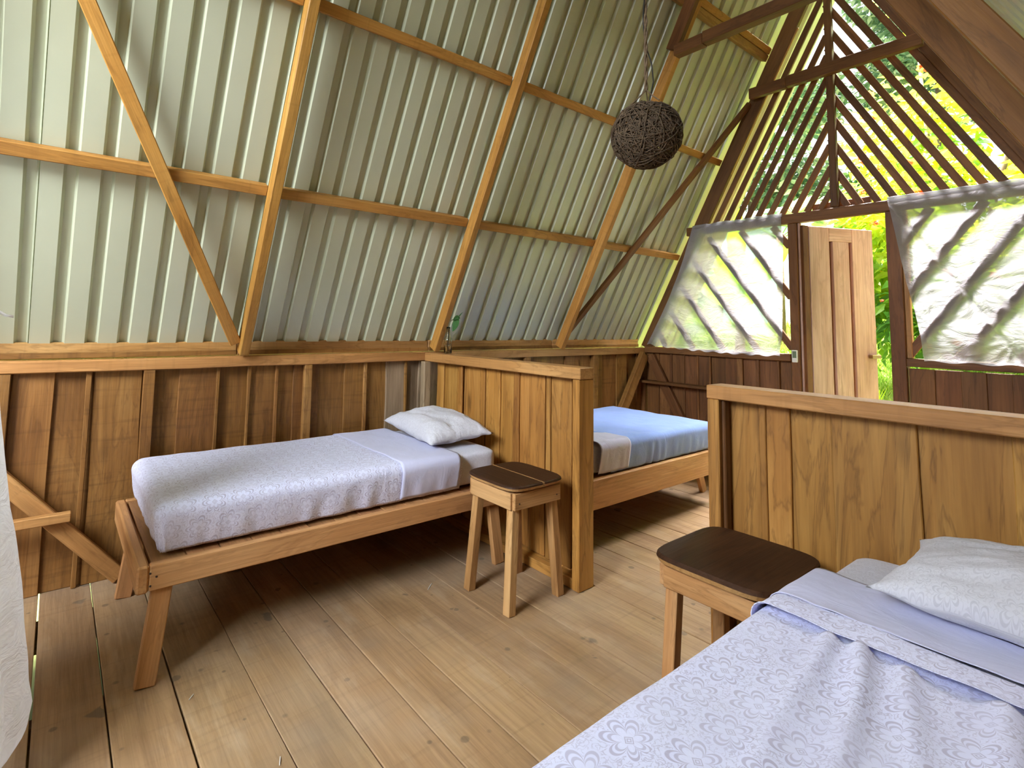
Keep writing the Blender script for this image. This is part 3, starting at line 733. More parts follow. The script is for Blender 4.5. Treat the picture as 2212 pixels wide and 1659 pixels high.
# --- bed 1 cover
def wf1(a, c): return 0.0
sh1 = cloth_obj('bed_sheet', drape(0.355, 1.880, 2.505, 3.435, 0.648, 0.452, 0.055, (0.215, 0, 0.225, 0.12), 130, 100, wr=0.006, side=0.010, seed=1), 'print', None, 0.0015)
tag(sh1, 'white sheet with mauve damask print draped over the bed by the left wall', 'bed sheet', 'printed sheets on the two white beds')
def band_mesh(x0, x1, y0, y1, z, drop0, drop1, seed, ny=80, nx=22, r=0.055, zbot=0.452, side=0.012, skew=0.0):
    return drape(x0, x1, y0, y1, z, zbot, r, (0, 0, drop0, drop1), nx, ny, wr=0.006, side=side, seed=seed)
bd1 = cloth_obj('folded_band', band_mesh(1.485, 1.868, 2.498, 3.442, 0.654, 0.222, 0.10, 5, side=0.014), 'lilac', sh1, 0.002)
bd1['label'] = 'plain lilac fold-back of the sheet'
pl = mesh_obj('pillow', pillow_mesh(0.44, 0.74, 0.20, 2.0), M['pillow'])
place(pl, (2.02, 3.00, 0.715), 0.03, -0.07, -0.12)
tag(pl, 'plump white printed pillow on the bed by the left wall', 'pillow', 'white pillows')
# --- bed 2 cover
sh2 = cloth_obj('bed_sheet', drape(2.90, 4.205, 2.228, 3.245, 0.650, 0.446, 0.05, (0, 0.22, 0.23, 0.12), 110, 100, wr=0.007, side=0.016, seed=3), 'blue', None, 0.0015)
tag(sh2, 'pale blue sheet stretched over the bed between the partitions', 'bed sheet')
bd2 = cloth_obj('folded_band', band_mesh(2.765, 3.075, 2.221, 3.25, 0.656, 0.226, 0.10, 8, r=0.05, zbot=0.446, side=0.012), 'lilac', sh2, 0.002)
bd2['label'] = 'plain lilac fold-back of the blue sheet'
pl2 = mesh_obj('pillow', pillow_mesh(0.40, 0.66, 0.13, 5.0), M['pillow'])
place(pl2, (2.64, 2.72, 0.690), 0.0, -0.05, 0.05)
tag(pl2, 'white pillow at the head of the blue bed, mostly behind the left partition', 'pillow', 'white pillows')
# --- bed 3 cover with tension folds fanning from the fold edge
def wf3(a, c):
    z = 0.0
    # long ridges running down the bed from the fold edge
    for (cy, amp, wd, slope, x1_, ln) in ((0.545, 0.020, 0.020, 0.16, 1.53, 0.42), (0.470, 0.026, 0.022, 0.20, 1.53, 0.62), (0.37, 0.018, 0.024, 0.24, 1.52, 0.40), (0.24, 0.022, 0.030, 0.20, 1.53, 0.75), (0.12, 0.022, 0.032, 0.15, 1.53, 0.9), (-0.02, 0.02, 0.03, 0.1, 1.53, 0.9)):
        d = x1_ - a
        if d > 0:
            yy = cy - slope * d + 0.012 * math.sin(d * 7 + cy * 20)
            z += amp * math.exp(-((c - yy) / wd) ** 2) * math.exp(-d / ln)
    z += 0.004 * noise.noise(V((a * 5, c * 7, 2.0)))
    return z
sh3 = cloth_obj('bed_sheet', drape(0.36, 1.66, -0.215, 0.722, 0.650, 0.452, 0.045, (0.165, 0, 0.12, 0.165), 180, 130, wr=0.004, side=0.008, seed=6, wfun=wf3), 'print', None, 0.0015)
tag(sh3, 'white sheet with mauve damask print on the near bed at bottom right', 'bed sheet', 'printed sheets on the two white beds')
def band3(x0, x1, z, seed, skew):
    me = band_mesh(x0, x1, -0.22, 0.724, z, 0.10, 0.165, seed, nx=26, r=0.045, side=0.006)
    for v in me.vertices:
        k = (v.co.x - x0) / (x1 - x0)
        v.co.x += k * skew * (0.72 - v.co.y) / 0.9
        if k < 0.12 : v.co.z += 0.010 * (1 - k / 0.12) * (0.4 + 0.8 * abs(noise.noise(V((v.co.y * 9, 3.3, seed)))))
        v.co.z += 0.006 * noise.noise(V((v.co.x * 5, v.co.y * 8, seed)))
    return me
hem3 = cloth_obj('printed_hem', band3(1.530, 1.645, 0.664, 11, -0.02), 'print', sh3, 0.002); hem3['label'] = 'printed hem of the fold-back'
bd3 = cloth_obj('folded_band', band3(1.635, 1.925, 0.666, 12, -0.18), 'lilac', sh3, 0.002); bd3['label'] = 'plain lilac fold-back of the sheet'
pl3 = mesh_obj('pillow', pillow_mesh(0.47, 0.74, 0.20, 8.0), M['pillow'])
place(pl3, (1.985, 0.150, 0.722), 0.0, -0.05, -0.03)
tag(pl3, 'large white printed pillow against the right partition on the near bed', 'pillow', 'white pillows')

# ------------------------------------------------------------------ STOOLS
def seat_mesh(a, c, t, kind, part='top'):
    """rounded-corner slab from an outline, bevelled rim"""
    pts = []
    n = 40
    for k in range(n):
        an = 2 * math.pi * (k + 0.5) / n; co, si = math.cos(an), math.sin(an); e = 0.40 if kind == 0 else 0.34
        pts.append((abs(co) ** e * math.copysign(a, co), abs(si) ** e * math.copysign(c, si)))
    vs, fs = [], []
    if part == 'top': rings = ((1.0, -t * 0.34), (0.992, -t * 0.12), (0.968, 0.0))
    elif part == 'rim': rings = ((0.86, -t), (0.97, -t * 0.72), (1.0, -t * 0.342))
    for k, z in rings:
        for (x, y) in pts: vs.append((x * k if False else x - math.copysign(min(abs(x), (1 - k) * 0.2), x), y - math.copysign(min(abs(y), (1 - k) * 0.2), y), z))
    for i in range(len(rings) - 1):
        for j in range(n):
            j2 = (j + 1) % n; fs.append((i * n + j, i * n + j2, (i + 1) * n + j2, (i + 1) * n + j))
    fs.append(tuple(range(n))[::-1]); fs.append(tuple((len(rings) - 1) * n + j for j in range(n)))
    return pyd(vs, fs)
def stool(label, loc, rot, a, c, hz, feet, split, kind):
    t = thing('stool', label, 'stool', loc, 'wooden bedside stools')
    t.matrix_basis = Matrix.Translation(loc) @ Matrix.Rotation(rot, 4, 'Z')
    mw = parent_mw(t)
    if split:
        for sx, part in ((-1, 'top'), (1, 'top'), (-1, 'rim'), (1, 'rim')):
            me = seat_mesh(a, c, 0.035, kind, part); bm = bmesh.new(); bm.from_mesh(me)
            off = split
            g = bm.verts[:] + bm.edges[:] + bm.faces[:]
            bmesh.ops.bisect_plane(bm, geom=g, plane_co=(off + sx * 0.0075 , 0, 0), plane_no=(-sx, 0, 0), clear_outer=True)
            es = [e for e in bm.edges if e.is_boundary]
            bmesh.ops.holes_fill(bm, edges=es)
            me2 = bpy.data.meshes.new('seat'); bm.to_mesh(me2); bm.free()
            me2.transform(Matrix.Rotation(-math.pi / 2, 4, 'Z')); 
            mesh_obj('seat_board' if part == 'top' else 'seat_rim', me2, M['stooltop' if part == 'top' else 'stoolleg'], t, mw @ Matrix.Translation((0, 0, hz)) @ Matrix.Rotation(math.pi / 2, 4, 'Z'))
        me = board_mesh(2 * c * 0.985, 0.013, 0.024, 0.001)
        mesh_obj('seat_strip', me, M['stoolleg'], t, mw @ frame((split, -c * 0.985, hz - 0.0135), (0, 1, 0), (0, 0, 1)))
    else:
        mesh_obj('seat', seat_mesh(a, c, 0.042, kind), M['stooltop'], t, mw @ Matrix.Translation((0, 0, hz)))
        mesh_obj('seat_rim', seat_mesh(a, c, 0.042, kind, 'rim'), M['stoolleg'], t, mw @ Matrix.Translation((0, 0, hz)))
    za, zb = hz - 0.118, hz - (0.037 if split else 0.0435)
    ex, ey = a * 0.83, c * 0.83
    for s in (-1, 1):
        w = mw @ frame((-ex, s * ey, (za + zb) / 2), (1, 0, 0), (0, s, 0)); mesh_obj('apron', board_mesh(2 * ex, zb - za, 0.022), M['stoolleg'], t, w)
        w = mw @ frame((s * ex, -ey + 0.0115, (za + zb) / 2), (0, 1, 0), (s, 0, 0)); mesh_obj('apron', board_mesh(2 * ey - 0.023, zb - za, 0.022), M['stoolleg'], t, w)
    for sx in (-1, 1):
        for sy in (-1, 1):
            top = V((sx * (ex - 0.033), sy * (ey - 0.036), zb - 0.001)); bot = V((sx * feet[0], sy * feet[1], 0.0))
            me = board_mesh((top - bot).length, 0.046, 0.046, 0.003)
            mesh_obj('leg', me, M['stoolleg'], t, mw @ frame(bot, top - bot, (0, 1, 0)))
            for kk in range(1):
                mesh_obj('nail', pyd(*lathe([(0.0, 0.0), (0.004, 0.0), (0.004, 0.0015), (0.0, 0.0015)], 8)), M['iron'], t, mw @ frame((sx * (ex - 0.03), sy * (ey + 0.0112), zb - 0.05), (1, 0, 0), (0, sy, 0)))
    return t
s1 = stool('wooden stool with a two-board dark seat in front of the left partition', (1.975, 2.165, 0), 0.0, 0.195, 0.205, 0.607, (0.170, 0.158), 0.015, 0)
s2 = stool('wooden stool with a one-piece dark rounded seat beside the near bed', (1.985, 0.985, 0), 0.0, 0.235, 0.215, 0.585, (0.185, 0.165), None, 1)

# ------------------------------------------------------------------ PENDANT LAMP
lc = V((2.39, 1.62, 2.41)); RL = 0.180
lamp = thing('pendant_lamp', 'round brown woven vine lamp shade hanging on a twisted rope', 'lamp', lc)
rng = random.Random(3)
def rv(): 
    while True:
        v = V((rng.uniform(-1, 1), rng.uniform(-1, 1), rng.uniform(-1, 1)))
        if 0.1 < v.length < 1: return v.normalized()
parts = []
for k in range(420):
    ax = rv(); a = ax.orthogonal().normalized(); b_ = ax.cross(a)
    lat = rng.uniform(-0.62, 0.62); st = rng.uniform(0, 6.28); ln = rng.uniform(1.2, 4.2); rr = RL * rng.uniform(0.93, 1.0)
    pts = []
    for i in range(15):
        an = st + ln * i / 14; h = lat + 0.06 * math.sin(an * 3 + k)
        d = (ax * h + (a * math.cos(an) + b_ * math.sin(an)) * math.sqrt(max(0.02, 1 - h * h)))
        d.normalize()
        if d.z > 0.86: d.z = 0.86
        sq = V((1.0, 1.0, 0.98))
        pts.append(lc + V((d.x * rr * sq.x, d.y * rr, d.z * rr * sq.z)) * (1 + 0.02 * math.sin(k + i * 0.7)))
    parts.append(tube_mesh(pts, rng.uniform(0.0017, 0.0034), 4, False))
shade = mesh_obj('lamp_shade', pyd(*merge(parts), smooth=True), M['twig'], lamp)
for k in range(7):   # loose ends
    an = rng.uniform(0, 6.28); d = rv(); p = lc + d * RL
    if d.z > 0.7: continue
    tdir = d.orthogonal().normalized()
    pts = [p - tdir * 0.03, p + d * 0.008, p + tdir * 0.02 + d * 0.012, p + tdir * 0.035 + d * 0.002]
    mesh_obj('loose_twig', pyd(*tube_mesh(pts, 0.0014, 4)), M['twig'], lamp)
topz = lc.z + 0.158; kz = lc.z + 0.25
for an in (0.4, 2.5, 4.6):
    p0 = V((lc.x + 0.085 * math.cos(an), lc.y + 0.085 * math.sin(an), topz + 0.005)); p1 = V((lc.x, lc.y, kz))
    mesh_obj('hanger_cord', pyd(*tube_mesh([p0, p0.lerp(p1, 0.5) + V((0, 0, -0.004)), p1], 0.0035, 5)), M['rope'], lamp)
strands = []
for ph in (0, math.pi):
    pts = []
    for i in range(150):
        z = kz - 0.006 + (4.80 - kz) * i / 149; an = z * 42 + ph
        pts.append(V((lc.x + 0.0052 * math.cos(an), lc.y + 0.0052 * math.sin(an), z)))
    strands.append(tube_mesh(pts, 0.0062, 6))
mesh_obj('rope', pyd(*merge(strands), smooth=True), M['rope'], lamp)
pts = [V((lc.x + 0.012 * math.cos(z * 11), lc.y + 0.012 * math.sin(z * 11), z)) for z in [4.8 - i * 0.03 for i in range(64)] if z > 2.86]
pts += [V((lc.x + 0.020, lc.y - 0.022, 2.80)), V((lc.x + 0.022, lc.y - 0.030, 2.70)), V((lc.x + 0.010, lc.y - 0.015, 2.60)), V((lc.x, lc.y, 2.50))]
mesh_obj('cable', pyd(*tube_mesh(pts, 0.0035, 5), smooth=True), M['wire'], lamp)
mesh_obj('bulb_socket', pyd(*lathe([(0.001, 2.50), (0.02, 2.50), (0.02, 2.44), (0.001, 2.44)], 12)), M['wire'], lamp, Matrix.Translation((lc.x, lc.y, 0)))

# ------------------------------------------------------------------ BOTTLE WITH CUTTING
bl = V((2.372, 3.375, 1.1705))
bl = V((2.335, 3.325, 1.1705))
prof = [(0.002, 0.0), (0.026, 0.0), (0.030, 0.004), (0.030, 0.10), (0.026, 0.118), (0.014, 0.135), (0.0125, 0.185), (0.0145, 0.190), (0.0145, 0.200), (0.0105, 0.200), (0.010, 0.138), (0.022, 0.117), (0.0265, 0.10), (0.0265, 0.008), (0.002, 0.007)]
bot = mesh_obj('bottle', pyd(*lathe(prof, 28), smooth=True), M['glass'], None, Matrix.Translation(bl))
tag(bot, 'small clear glass bottle standing on the left partition cap beside the rafter', 'bottle')
pc = thing('plant_cutting', 'green vine cutting with two leaves standing in the glass bottle', 'plant', bl)
pts = [bl + V(p) for p in ((0.004, 0.004, 0.015), (-0.003, 0, 0.07), (0.001, -0.002, 0.13), (0.0, 0, 0.20), (0.0, -0.012, 0.235), (0.004, -0.035, 0.252), (0.006, -0.06, 0.255))]
mesh_obj('stem', pyd(*tube_mesh(pts, 0.004, 6), smooth=True), M['stem'], pc)
def leaf_mesh(base, tip, nrm, w, curl=0.1, n=8, tone=0.5):
    base, tip, nrm = V(base), V(tip), V(nrm); d = tip - base; L = d.length; ex = d.normalized(); ey = nrm.cross(ex).normalized(); ez = ex.cross(ey)
    vs, fs = [], []
    for i in range(n + 1):
        k = i / n; hw = w * (math.sin(math.pi * min(1, k * 0.94 + 0.06)) ** 0.8) * (1 - 0.35 * k) if i < n else 0.0005
        c = base + ex * L * k + ez * (-curl * L * k * k)
        vs += [c + ey * hw + ez * hw * 0.22, c, c - ey * hw + ez * hw * 0.22]
    for i in range(n):
        o = i * 3; fs += [(o, o + 1, o + 4, o + 3), (o + 1, o + 2, o + 5, o + 4)]
    me = pyd(vs, fs, True); a = me.attributes.new('tone', 'FLOAT', 'POINT')
    for q in a.data: q.value = tone
    return me
mesh_obj('leaf', leaf_mesh(bl + V((0.006, -0.055, 0.262)), bl + V((0.004, -0.128, 0.272)), (-0.8, 0.1, 0.6), 0.030, 0.15, tone=0.2), M['potleaf'], pc)
mesh_obj('leaf', leaf_mesh(bl + V((0.006, -0.118, 0.268)), bl + V((0.00, -0.068, 0.165)), (-1, -0.25, 0.1), 0.036, -0.1, tone=0.9), M['potleaf'], pc)
mesh_obj('leaf', leaf_mesh(bl + V((0.006, -0.112, 0.265)), bl + V((0.01, -0.160, 0.315)), (-1, 0.3, 0.2), 0.010, 0.1, tone=0.3), M['potleaf'], pc)

# ------------------------------------------------------------------ CURTAINS ON THE GABLE
def sheet_grid(P, nu, nv, fn):
    """P = corner quad (tl, tr, br, bl) in (y, z); fn gives x"""
    vs, fs = [], []
    for i in range(nu + 1):
        for j in range(nv + 1):
            u, v = i / nu, j / nv
            tl, tr, br, bl_ = [V((*p, 0)) for p in P]
            q = (tl * (1 - u) + tr * u) * (1 - v) + (bl_ * (1 - u) + br * u) * v
            x, y, z = fn(u, v, q.x, q.y); vs.append((x, y, z))
    for i in range(nu):
        for j in range(nv):
            o = i * (nv + 1) + j; fs.append((o, o + nv + 1, o + nv + 2, o + 1))
    return pyd(vs, fs, True)
def sst(a, b_, x):
    k = min(1.0, max(0.0, (x - a) / (b_ - a))); return k * k * (3 - 2 * k)
def press(y, z):   # the cloth lies against the bars away from the lintel, sill and rafter
    return sst(1.20, 1.36, z) * sst(2.345, 2.20, z) 
def fL(u, v, y, z):
    if u < 0.2: y -= 0.05 * math.sin(math.pi * min(1, v * 1.0)) * (1 - u / 0.2)
    m_ = press(y, z) * sst(0.02, 0.16, 3.40 - (z - 1.2) / 1.9 - y)
    w = 0.007 * math.sin(u * 26 + 2.5 * noise.noise(V((u * 3, v * 2, 1)))) + 0.006 * noise.noise(V((u * 9, v * 7, 3)))
    x = 5.072 + 0.050 * m_ + w
    z += 0.006 * noise.noise(V((u * 14, v * 3, 9))) + (-0.02 * v * math.sin(u * math.pi * 0.9) if v > 0.9 else 0)
    if v > 0.94: z += 0.008 * math.sin(u * 60)
    return min(x, 5.080 + 0.046 * m_), y, z
cl = thing('curtain', 'sheer white curtain pinned over the lattice left of the door', 'curtain', (5.08, 2.6, 2.4), 'sheer curtains on the gable wall')
mesh_obj('curtain_cloth', sheet_grid([(2.905, 2.425), (2.050, 2.425), (2.095, 1.165), (3.455, 1.205)], 90, 70, fL), M['sheer'], cl)
def fold_roll(name, par, y0, y1, z, r, x, m='sheer'):
    vs, fs = [], []; n = 70; k = 8
    for i in range(n + 1):
        y = y0 + (y1 - y0) * i / n
        rr = r * (0.85 + 0.35 * noise.noise(V((y * 14, z, 5))))
        for j in range(k):
            an = 2 * math.pi * j / k; vs.append((x + rr * 0.5 * math.cos(an), y, z + rr * math.sin(an) + 0.004 * noise.noise(V((y * 20, 3, 3)))))
    for i in range(n):
        for j in range(k): fs.append((i * k + j, i * k + (j + 1) % k, (i + 1) * k + (j + 1) % k, (i + 1) * k + j))
    mesh_obj(name, pyd(vs, fs, True), M[m], par)
fold_roll('top_hem', cl, 2.905, 2.045, 2.425, 0.022, 5.078)
def fR(u, v, y, z):
    # a stretched cloth with star-like tension wrinkles and two long diagonal creases
    w = 0.0
    for (yy, zz, k, ph) in ((0.82, 1.75, 15, 0.3), (1.05, 1.45, 11, 1.1), (0.6, 1.35, 13, 2.0)):
        an = math.atan2(z - zz, y - yy); rr = math.hypot(z - zz, y - yy)
        w += 0.006 * math.sin(an * k + ph) * math.exp(-((rr - 0.25) / 0.25) ** 2)
    d1 = (y - 1.235) * 0.80 + (z - 2.36) * -0.60 + 0.0
    d1 = (z - 2.36) - 1.74 * (y - 1.235); d1 /= 2.0
    w += 0.018 * math.exp(-(d1 / 0.016) ** 2)
    d2 = ((z - 2.36) - 1.74 * (y - 0.655)) / 2.0
    w += 0.016 * math.exp(-(d2 / 0.018) ** 2)
    w += 0.006 * noise.noise(V((y * 9, z * 9, 2)))
    m_ = press(y, z) * sst(0.0, 0.06, 1.185 - y)
    return min(5.068 + 0.054 * m_ - w * 0.9, 5.078 + 0.048 * m_), y, z + (0.006 * math.sin(u * 40) if v > 0.95 else 0)
cr = thing('curtain', 'sheer white curtain with diagonal creases over the lattice right of the door', 'curtain', (5.08, 0.5, 2.4), 'sheer curtains on the gable wall')
mesh_obj('curtain_cloth', sheet_grid([(1.262, 2.428), (-0.24, 2.430), (-0.24, 1.178), (1.086, 1.182)], 150, 120, fR), M['sheer'], cr)
fold_roll('top_hem', cr, 1.262, -0.24, 2.428, 0.026, 5.070)

# wall thermometer by the door
th_ = thing('wall_thermometer', 'small white thermometer with a green display on the left door post', 'thermometer', (5.09, 1.975, 1.115))
box('body', th_, (5.078, 5.099), (1.953, 1.998), (1.113, 1.220), 'whiteplastic', 'z', bev=0.004)
box('display', th_, (5.0768, 5.0785), (1.960, 1.991), (1.152, 1.210), 'lcd', 'z', bev=0.0)

# ------------------------------------------------------------------ WHITE NET at the left edge
net = thing('mosquito_net', 'white net curtain hanging at the left edge of the room', 'net', (-0.45, 2.25, 0.03))
vs, fs = [], []; na, nz = 80, 60
def netr(z):   # radius around the axis x=-0.62
    pts = [(0.03, 0.575), (0.06, 0.610), (0.10, 0.632), (0.16, 0.640), (0.31, 0.622), (0.59, 0.582), (0.80, 0.545), (0.95, 0.522), (1.13, 0.498), (1.6, 0.43), (2.4, 0.16), (2.6, 0.05)]
    for (a, b_), (c, d) in zip(pts, pts[1:]):
        if a <= z <= c: return b_ + (d - b_) * (z - a) / (c - a)
    return 0.05
for j in range(nz + 1):
    k = j / nz; z = 0.03 + 2.57 * k ** 1.4
    for i in range(na):
        an = 2 * math.pi * i / na
        f = 1 + (0.035 * math.sin(an * 11 + 1.3) + 0.02 * noise.noise(V((an * 3, z * 1.5, 2)))) * (1 - 0.4 * k) * (0.2 if abs(an) < 0.3 or an > 5.98 else 1)
        f *= 1 + 0.012 * noise.noise(V((an * 5, z * 7, 4)))
        r = netr(z) * f
        vs.append((-0.630 + r * math.cos(an), 2.28 + r * 0.6 * math.sin(an), z))
for j in range(nz):
    for i in range(na):
        i2 = (i + 1) % na; fs.append((j * na + i, j * na + i2, (j + 1) * na + i2, (j + 1) * na + i))
mesh_obj('net_cloth', pyd(vs, fs, True), M['net'], net)
pts = [V((-0.35, 2.62, 1.50)), V((-0.26, 2.95, 1.43)), V((-0.205, 3.0, 1.418)), V((-0.176, 3.0, 1.398)), V((-0.150, 3.0, 1.393))]
mesh_obj('tie_cord', pyd(*tube_mesh(pts, 0.006, 6), smooth=True), M['net'], net)

# small straw bits on the boards
for (x, y, a, L, lb) in ((1.62, 2.44, 0.7, 0.07, 'longest pale straw, on the floor in front of the left stool'), (0.64, 1.78, 1.2, 0.035, 'short pale straw on the floor at the bottom of the photo'), (0.47, 2.27, 0.9, 0.03, 'tiny pale straw on the floor right of the bed leg')):
    d = V((math.cos(a), math.sin(a), 0)) * L
    o = mesh_obj('straw', pyd(*tube_mesh([V((x, y, 0.0035)), V((x, y, 0.0045)) + d * 0.5, V((x, y, 0.0035)) + d], 0.0016, 4)), M['whiteplastic'])
    tag(o, lb, 'straw', 'straws dropped on the floor')

# ------------------------------------------------------------------ OUTSIDE
def gz(x, y):
    z = -0.35
    if x > 5.4: z += 0.30 * (min(x, 11) - 5.4) + 0.16 * max(0, x - 11)
    return z + 0.10 * noise.noise(V((x * 0.5, y * 0.5, 0)))
vs, fs = [], []; nx, ny = 60, 60
for i in range(nx + 1):
    for j in range(ny + 1):
        x = -12 + 44 * i / nx; y = -18 + 40 * j / ny; vs.append((x, y, gz(x, y)))
for i in range(nx):
    for j in range(ny): fs.append((i * (ny + 1) + j, (i + 1) * (ny + 1) + j, (i + 1) * (ny + 1) + j + 1, i * (ny + 1) + j + 1))
gr = mesh_obj('ground', pyd(vs, fs, True), M['ground']); gr['kind'] = 'structure'
def leaves(n, pos_fn, size, mat, name, parent, seed, droop=0.3, aspect=0.42, tone_fn=None):
    rg = random.Random(seed); vs, fs, tn = [], [], []
    for _ in range(n):
        p, out = pos_fn(rg)
        L = size * rg.uniform(0.6, 1.25)
        d = (V((rg.uniform(-1, 1), rg.uniform(-1, 1), rg.uniform(-0.9, 0.35))) + out * 0.8).normalized()
        nrm = (V((rg.uniform(-1, 1), rg.uniform(-1, 1), rg.uniform(0.2, 1.4))) + out * 0.5)
        ey = nrm.cross(d)
        if ey.length < 1e-3: continue
        ey.normalize(); ez = d.cross(ey); w = L * aspect * 0.5; o = len(vs)
        tip = p + d * L - ez * L * droop * 0.6; mid = p + d * L * 0.5
        vs += [p, mid + ey * w + ez * w * 0.3, tip, mid - ey * w + ez * w * 0.3, mid - ez * w * 0.1]
        fs += [(o, o + 4, o + 1), (o + 1, o + 4, o + 2), (o + 2, o + 4, o + 3), (o + 3, o + 4, o)]
        t = tone_fn(rg, p) if tone_fn else rg.random()
        tn += [t] * 5
    me = pyd(vs, fs); a = me.attributes.new('tone', 'FLOAT', 'POINT'); a.data.foreach_set('value', tn)
    o = mesh_obj(name, me, M[mat], parent); o['kind'] = 'stuff'
    return o
def blob(centres):
    def f(rg):
        c, r = rg.choice(centres); c = V(c)
        d = V((rg.gauss(0, 1), rg.gauss(0, 1), rg.gauss(0, 1))).normalized()
        return c + d * r * rg.uniform(0.45, 1.0) ** 0.5 * V((1, 1, 1)).x, d
    return f
def trunk(name, par, pts, r, taper=0.4): mesh_obj(name, pyd(*tube_mesh(pts, r, 7, True, taper), smooth=True), M['bark'], par)
# flowering tree filling the view right of the king post
FT = (9.6, 1.6)
ft = thing('flowering_tree', 'tall yellow-green tree with orange-red flowers outside the door', 'tree', (FT[0], FT[1], gz(*FT)))
base = V((FT[0], FT[1], gz(*FT)))
for k, (dx_, dy_, dz_) in enumerate(((0.3, 0.4, 4.5), (-0.5, -0.9, 4.0), (0.6, -1.6, 5.0), (-0.9, 0.3, 2.4), (-0.8, -0.3, 1.8), (-0.6, 0.8, 1.9))):
    tip = base + V((dx_, dy_, dz_)); trunk('branch', ft, [base + V((0.03 * k, 0.05 * (k - 2), -0.1)), base.lerp(tip, 0.5) + V((0.1, 0.1, 0.1)), tip], 0.05)
cent = []
rg = random.Random(11)
for _ in range(60):
    z = rg.uniform(1.9, 8.2); cent.append(((rg.uniform(8.2, 11.5), rg.uniform(-1.6, 2.5), z), rg.uniform(0.45, 0.8)))
for z, y in ((1.85, 2.1), (2.1, 1.6), (2.0, 2.5), (2.5, 2.3), (2.9, 2.0), (1.75, 1.7), (1.5, 1.95), (2.2, 1.2), (1.9, 0.8), (2.5, 0.6)):
    cent.append(((8.4, y, z), 0.45))
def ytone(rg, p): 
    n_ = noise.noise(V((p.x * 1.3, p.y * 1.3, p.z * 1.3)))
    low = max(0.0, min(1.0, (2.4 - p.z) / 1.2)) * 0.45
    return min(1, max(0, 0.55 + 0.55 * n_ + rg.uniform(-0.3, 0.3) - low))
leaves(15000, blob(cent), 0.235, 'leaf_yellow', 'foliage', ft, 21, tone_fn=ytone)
def flower_mesh():
    vs, fs, tn = [], [], []; rg = random.Random(2)
    for k in range(12):
        d = V((rg.gauss(0, 1), rg.gauss(0, 1), rg.gauss(0, 0.7))).normalized(); e = d.orthogonal().normalized(); o = len(vs); L = 0.10 * rg.uniform(0.6, 1.1)
        vs += [V((0, 0, 0)), d * L * 0.6 + e * 0.03, d * L, d * L * 0.6 - e * 0.03]; fs += [(o, o + 1, o + 2), (o, o + 2, o + 3)]; tn += [rg.random()] * 4
    me = pyd(vs, fs); a = me.attributes.new('tone', 'FLOAT', 'POINT'); a.data.foreach_set('value', tn); me.materials.append(M['flower']); return me
fm = flower_mesh(); bf = blob(cent); rg = random.Random(31); ftw = parent_mw(ft).inverted()
for k in range(130):
    p, d = bf(rg); 
    if p.x > 10: p.x -= 1.6
    o = bpy.data.objects.new('flower', fm); COL.objects.link(o); o.parent = ft
    o.matrix_basis = ftw @ Matrix.Translation(p + d * 0.06) @ Matrix.Rotation(rg.uniform(0, 6.28), 4, 'Z') @ Matrix.Scale(rg.uniform(0.7, 1.35), 4)
# background trees up the slope
def tree(label, x, y, zc, R, n, size, mat, seed, spread=1.0, k=22, zr=(0.0, 0.0)):
    t = thing('tree', label, 'tree', (x, y, gz(x, y)), 'trees on the slope behind')
    g = V((x, y, gz(x, y))); trunk('trunk', t, [g - V((0, 0, 0.1)), g + V((0.1, 0.1, (zc - g.z) * 0.5)), V((x, y, zc))], 0.14)
    rg = random.Random(seed)
    cs = [((x + rg.uniform(-R, R) * 0.7, y + rg.uniform(-R, R) * spread, zc + rg.uniform(-R, R) * 1.1), rg.uniform(0.35, 0.6) * R * 0.7) for _ in range(k)]
    leaves(n, blob(cs), size, mat, 'foliage', t, seed + 1)
    return t
tree('pale green tree seen through the gable slats left of the king post', 14.6, 6.6, 6.6, 2.0, 8000, 0.27, 'leaf_grey', 41, 1.0)
tree('mid green tree rising high behind the flowering tree', 19.0, 3.4, 10.5, 2.4, 8000, 0.30, 'leaf_grey', 43, 0.6)
tree('green bushy tree behind the left curtain', 10.4, 6.6, 2.9, 1.2, 4500, 0.22, 'leaf_green', 45, 1.0)
tree('mid green bush behind the doorway branches', 14.4, 3.3, 3.8, 0.9, 4500, 0.24, 'leaf_green', 49, 0.9)
# palm with fan fronds
pm = thing('palm', 'small fan palm behind the slats left of the king post', 'palm', (10.3, 4.2, gz(10.3, 4.2)))
g = V((10.3, 4.2, gz(10.3, 4.2))); trunk('trunk', pm, [g, g + V((0, 0, 1.0)), V((10.3, 4.2, 3.1))], 0.07, 0.8)
for k in range(9):
    an = k * 2.4; el = 0.25 + 0.16 * (k % 4); d = V((math.cos(an) * math.cos(el), math.sin(an) * math.cos(el), math.sin(el)))
    c = V((10.3, 4.2, 3.1)) + d * 0.5; e = d.cross(V((0, 0, 1))).normalized(); vs, fs, tn = [], [], []
    u_ = e.cross(d)
    for j in range(18):
        a = -1.4 + 2.8 * j / 17; q = d * math.cos(a) + e * math.sin(a); w = e * math.cos(a) - d * math.sin(a); o = len(vs); L = 0.5
        vs += [c, c + q * L * 0.6 + w * 0.03, c + q * L - u_ * 0.14, c + q * L * 0.6 - w * 0.03]; fs += [(o, o + 1, o + 2), (o, o + 2, o + 3)]; tn += [0.6 + 0.4 * (j % 2)] * 4
    s_ = tube_mesh([V((10.3, 4.2, 3.05)), c], 0.012, 5); o = len(vs); vs += s_[0]; fs += [tuple(i + o for i in q) for q in s_[1]]; tn += [0.5] * len(s_[0])
    me = pyd(vs, fs); at_ = me.attributes.new('tone', 'FLOAT', 'POINT'); at_.data.foreach_set('value', tn); mesh_obj('frond', me, M['leaf_grey'], pm)
